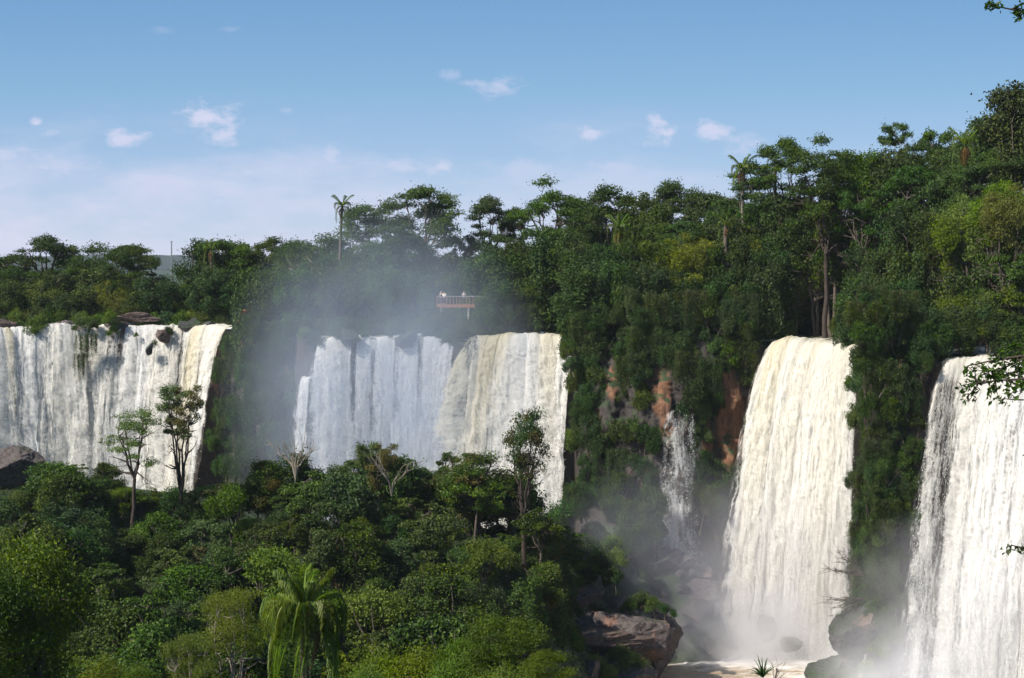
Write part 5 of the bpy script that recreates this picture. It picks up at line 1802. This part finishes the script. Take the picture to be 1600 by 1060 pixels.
def mist_mat(name, dens, colr, nscale=2.0, contrast=(0.35, 0.7), power=1.2, seed=0.0, aniso=0.2):
    m, nt, out = new_mat(name)
    L = nt.links
    tc = nt.nodes.new('ShaderNodeTexCoord')
    ln = nt.nodes.new('ShaderNodeVectorMath')
    ln.operation = 'LENGTH'
    L.new(tc.outputs['Object'], ln.inputs[0])
    fall = mathn(nt, 'SUBTRACT', 1.0, ln.outputs['Value'], True)
    fall = mathn(nt, 'POWER', fall, power)
    mp = nt.nodes.new('ShaderNodeMapping')
    mp.inputs['Location'].default_value = (seed, seed, seed)
    L.new(tc.outputs['Object'], mp.inputs[0])
    nz = N(nt, 'ShaderNodeTexNoise', Scale=nscale, Detail=4.0, Roughness=0.6)
    L.new(mp.outputs[0], nz.inputs['Vector'])
    mr = nt.nodes.new('ShaderNodeMapRange')
    mr.inputs['From Min'].default_value = contrast[0]
    mr.inputs['From Max'].default_value = contrast[1]
    L.new(nz.outputs['Fac'], mr.inputs[0])
    d = mathn(nt, 'MULTIPLY', mathn(nt, 'MULTIPLY', fall, mr.outputs[0]), dens)
    pv = nt.nodes.new('ShaderNodeVolumePrincipled')
    pv.inputs['Color'].default_value = (*colr, 1)
    pv.inputs['Anisotropy'].default_value = aniso
    L.new(d, pv.inputs['Density'])
    L.new(pv.outputs[0], out.inputs['Volume'])
    return m


def mist(px, py, Y, rx, ry, rz_, mat, label, tilt=0.0):
    o = obj('mist', ico('mist', mat), None, label, 'mist', kind='stuff')
    o.location = at(px, py, Y)
    o.scale = (rx, ry, rz_)
    o.rotation_euler = (0, tilt, 0)
    return o


mist(600, 615, 203, 22, 7.5, 25, mist_mat('central_mist', 0.19, (0.76, 0.85, 1.0), 1.6, (0.28, 0.62), 1.0, 1.0), 'blue-grey mist drifting up before the central falls')
mist(1185, 1015, 180, 14, 6.5, 8, mist_mat('pool_mist', 0.75, (0.97, 0.97, 1.0), 2.2, (0.3, 0.65), 1.2, 5.0), 'white spray at the foot of the tall fall')
mist(1215, 900, 178, 13, 5, 14, mist_mat('fall_mist', 0.10, (0.97, 0.97, 1.0), 2.4, (0.3, 0.65), 0.8, 21.0), 'faint veil of spray before the lower half of the tall fall')
mist(1480, 950, 153, 12, 4, 10, mist_mat('near_fall_mist', 0.14, (0.97, 0.97, 1.0), 2.4, (0.3, 0.65), 0.8, 25.0), 'faint veil of spray before the lower half of the nearest fall')
mist(1040, 880, 182, 17, 6, 13, mist_mat('talus_mist', 0.085, (0.84, 0.86, 1.0), 1.8, (0.3, 0.65), 1.0, 9.0), 'thin mist over the talus and thin cascade')
mist(1400, 1060, 150, 9, 5, 7, mist_mat('edge_mist', 0.4, (0.97, 0.97, 1.0), 2.2, (0.3, 0.65), 1.2, 13.0), 'white spray at the foot of the nearest fall')

hm, hnt, hout = new_mat('haze')
pv = hnt.nodes.new('ShaderNodeVolumePrincipled')
pv.inputs['Color'].default_value = (0.80, 0.87, 1.0, 1)
pv.inputs['Density'].default_value = 0.00006
pv.inputs['Anisotropy'].default_value = 0.0
hnt.links.new(pv.outputs[0], hout.inputs['Volume'])
mb = MB()
mb.box((0, 3100, -12), (16200, 7000, 84))
hz_o = obj('haze', mb.mesh('haze', hm), kind='stuff')

# ------------------------------------------------------------------ sky, sun, camera
SUN_AZ, SUN_EL = -124.0, 42.0      # clockwise from +Y
w = bpy.data.worlds.new('World')
scene.world = w
w.use_nodes = True
nt = w.node_tree
nt.nodes.clear()
L = nt.links
out = nt.nodes.new('ShaderNodeOutputWorld')
bg = nt.nodes.new('ShaderNodeBackground')
sk = nt.nodes.new('ShaderNodeTexSky')
sk.sky_type = 'NISHITA'
sk.sun_disc = False
sk.sun_elevation = R(SUN_EL)
sk.sun_rotation = R(SUN_AZ)
sk.altitude = 200
sk.air_density = 1.0
sk.dust_density = 0.1
sk.ozone_density = 3.0
tc = nt.nodes.new('ShaderNodeTexCoord')
sp = nt.nodes.new('ShaderNodeSeparateXYZ')
L.new(tc.outputs['Generated'], sp.inputs[0])
yy = mathn(nt, 'MAXIMUM', mathn(nt, 'ABSOLUTE', sp.outputs['Y']), 0.05)
U = mathn(nt, 'DIVIDE', sp.outputs['X'], yy)
Vv = mathn(nt, 'DIVIDE', sp.outputs['Z'], yy)
cb = nt.nodes.new('ShaderNodeCombineXYZ')
L.new(U, cb.inputs[0])
L.new(Vv, cb.inputs[1])


def wnoise(sx, sy, detail=6.0, rough=0.6, off=0.0):
    mp = nt.nodes.new('ShaderNodeMapping')
    mp.inputs['Scale'].default_value = (sx, sy, 1)
    mp.inputs['Location'].default_value = (off, off, off)
    L.new(cb.outputs[0], mp.inputs[0])
    nz = N(nt, 'ShaderNodeTexNoise', Scale=1.0, Detail=detail, Roughness=rough)
    L.new(mp.outputs[0], nz.inputs['Vector'])
    return nz.outputs['Fac']


def mapr(v, a, b, c=0.0, d=1.0):
    m = nt.nodes.new('ShaderNodeMapRange')
    m.interpolation_type = 'SMOOTHSTEP'
    for i, q in enumerate((a, b, c, d)):
        m.inputs[i + 1].default_value = q
    L.new(v, m.inputs[0])
    return m.outputs[0]


n_big = wnoise(9, 26, 7, 0.6, 3.0)
n_fine = wnoise(48, 80, 8, 0.66, 8.0)
# thin cloud sheet low over the horizon
low_ = mapr(Vv, 0.085, 0.0)
band = mathn(nt, 'MULTIPLY', mapr(mathn(nt, 'ADD', n_big, mathn(nt, 'MULTIPLY', low_, 0.25)), 0.46, 0.82), mapr(Vv, 0.115, 0.04))
total = mathn(nt, 'MULTIPLY', band, mapr(U, 0.1, -0.25, 0.45, 0.85))
puffs = [(328, 188, 46, 26, 0.85), (345, 210, 26, 20, .7), (195, 218, 34, 13, .75), (57, 192, 12, 10, .8), (80, 205, 26, 14, .4), (775, 135, 38, 16, .55), (700, 118, 16, 8, .3), (920, 207, 34, 13, .7), (1026, 202, 26, 21, .8),
         (1125, 205, 34, 16, .75), (1150, 220, 34, 22, .5), (518, 250, 20, 18, .55), (20, 245, 40, 16, .55), (70, 262, 70, 22, .5), (640, 262, 60, 16, .5), (690, 258, 18, 10, .7), (395, 268, 26, 11, .6), (950, 262, 50, 14, .4),
         (360, 46, 14, 5, .2), (255, 46, 16, 6, .15), (450, 172, 14, 5, .25), (800, 265, 70, 16, .35), (270, 335, 40, 12, .4), (410, 340, 40, 10, .3)]
for px, py, rx, ry, st in puffs:
    a = mathn(nt, 'DIVIDE', mathn(nt, 'SUBTRACT', U, (px - 800) / F), rx / F)
    b = mathn(nt, 'DIVIDE', mathn(nt, 'SUBTRACT', Vv, (HZ - py) / F), ry / F)
    d = mathn(nt, 'SQRT', mathn(nt, 'ADD', mathn(nt, 'MULTIPLY', a, a), mathn(nt, 'MULTIPLY', b, b)))
    d = mathn(nt, 'ADD', d, mathn(nt, 'MULTIPLY', mathn(nt, 'SUBTRACT', n_fine, 0.5), 4.6))
    total = mathn(nt, 'MAXIMUM', total, mathn(nt, 'MULTIPLY', mapr(d, 1.3, -0.1), st))
total = mathn(nt, 'MULTIPLY', total, mapr(sp.outputs['Y'], 0.02, 0.2))
CLOUD = (6.6, 6.6, 8.2)
elev = ramp(nt, [(0.0, (4.3, 5.5, 7.7)), (0.28, (3.0, 4.6, 7.2)), (0.6, (2.1, 4.0, 6.5)), (1.0, (1.35, 3.15, 5.8))])
L.new(mapr(Vv, 0.0, 0.19), elev.inputs[0])
skb = mixc(nt, mathn(nt, 'MULTIPLY', mapr(sp.outputs['Z'], 0.9, 0.2), 0.8), sk.outputs[0], elev.outputs[0])
skc = mixc(nt, total, skb, CLOUD)
L.new(skc, bg.inputs[0])
bg.inputs[1].default_value = 0.072
L.new(bg.outputs[0], out.inputs[0])

az, el = R(SUN_AZ), R(SUN_EL)
sd = Vector((math.sin(az) * math.cos(el), math.cos(az) * math.cos(el), math.sin(el)))
sun = bpy.data.lights.new('sun', 'SUN')
sun.energy = 5.0
sun.angle = R(0.53)
sun.color = (1.0, 0.93, 0.82)
so = bpy.data.objects.new('sun', sun)
so.rotation_euler = sd.to_track_quat('Z', 'Y').to_euler()
so.location = (-50, 0, 60)
col.objects.link(so)

cam = bpy.data.cameras.new('camera')
cam.sensor_width = 36
cam.lens = 36 * F / 1600
cam.shift_y = -(530 - HZ) / 1600
cam.clip_start = 0.5
cam.clip_end = 20000
co = bpy.data.objects.new('camera', cam)
co.location = (0, 0, 0)
co.rotation_euler = (R(90), 0, 0)
col.objects.link(co)
scene.camera = co

scene.view_settings.view_transform = 'Standard'
scene.view_settings.look = 'None'
scene.view_settings.exposure = 0.62
scene.view_settings.gamma = 1.0
scene.view_settings.use_curve_mapping = False
scene.cycles.use_denoising = True
scene.cycles.max_bounces = 6
scene.cycles.diffuse_bounces = 3
scene.cycles.transmission_bounces = 3
scene.cycles.volume_bounces = 3
scene.cycles.transparent_max_bounces = 24
scene.cycles.volume_step_rate = 2.0
scene.cycles.volume_max_steps = 96
scene.cycles.use_adaptive_sampling = True
scene.cycles.adaptive_threshold = 0.02
scene.render.use_persistent_data = False
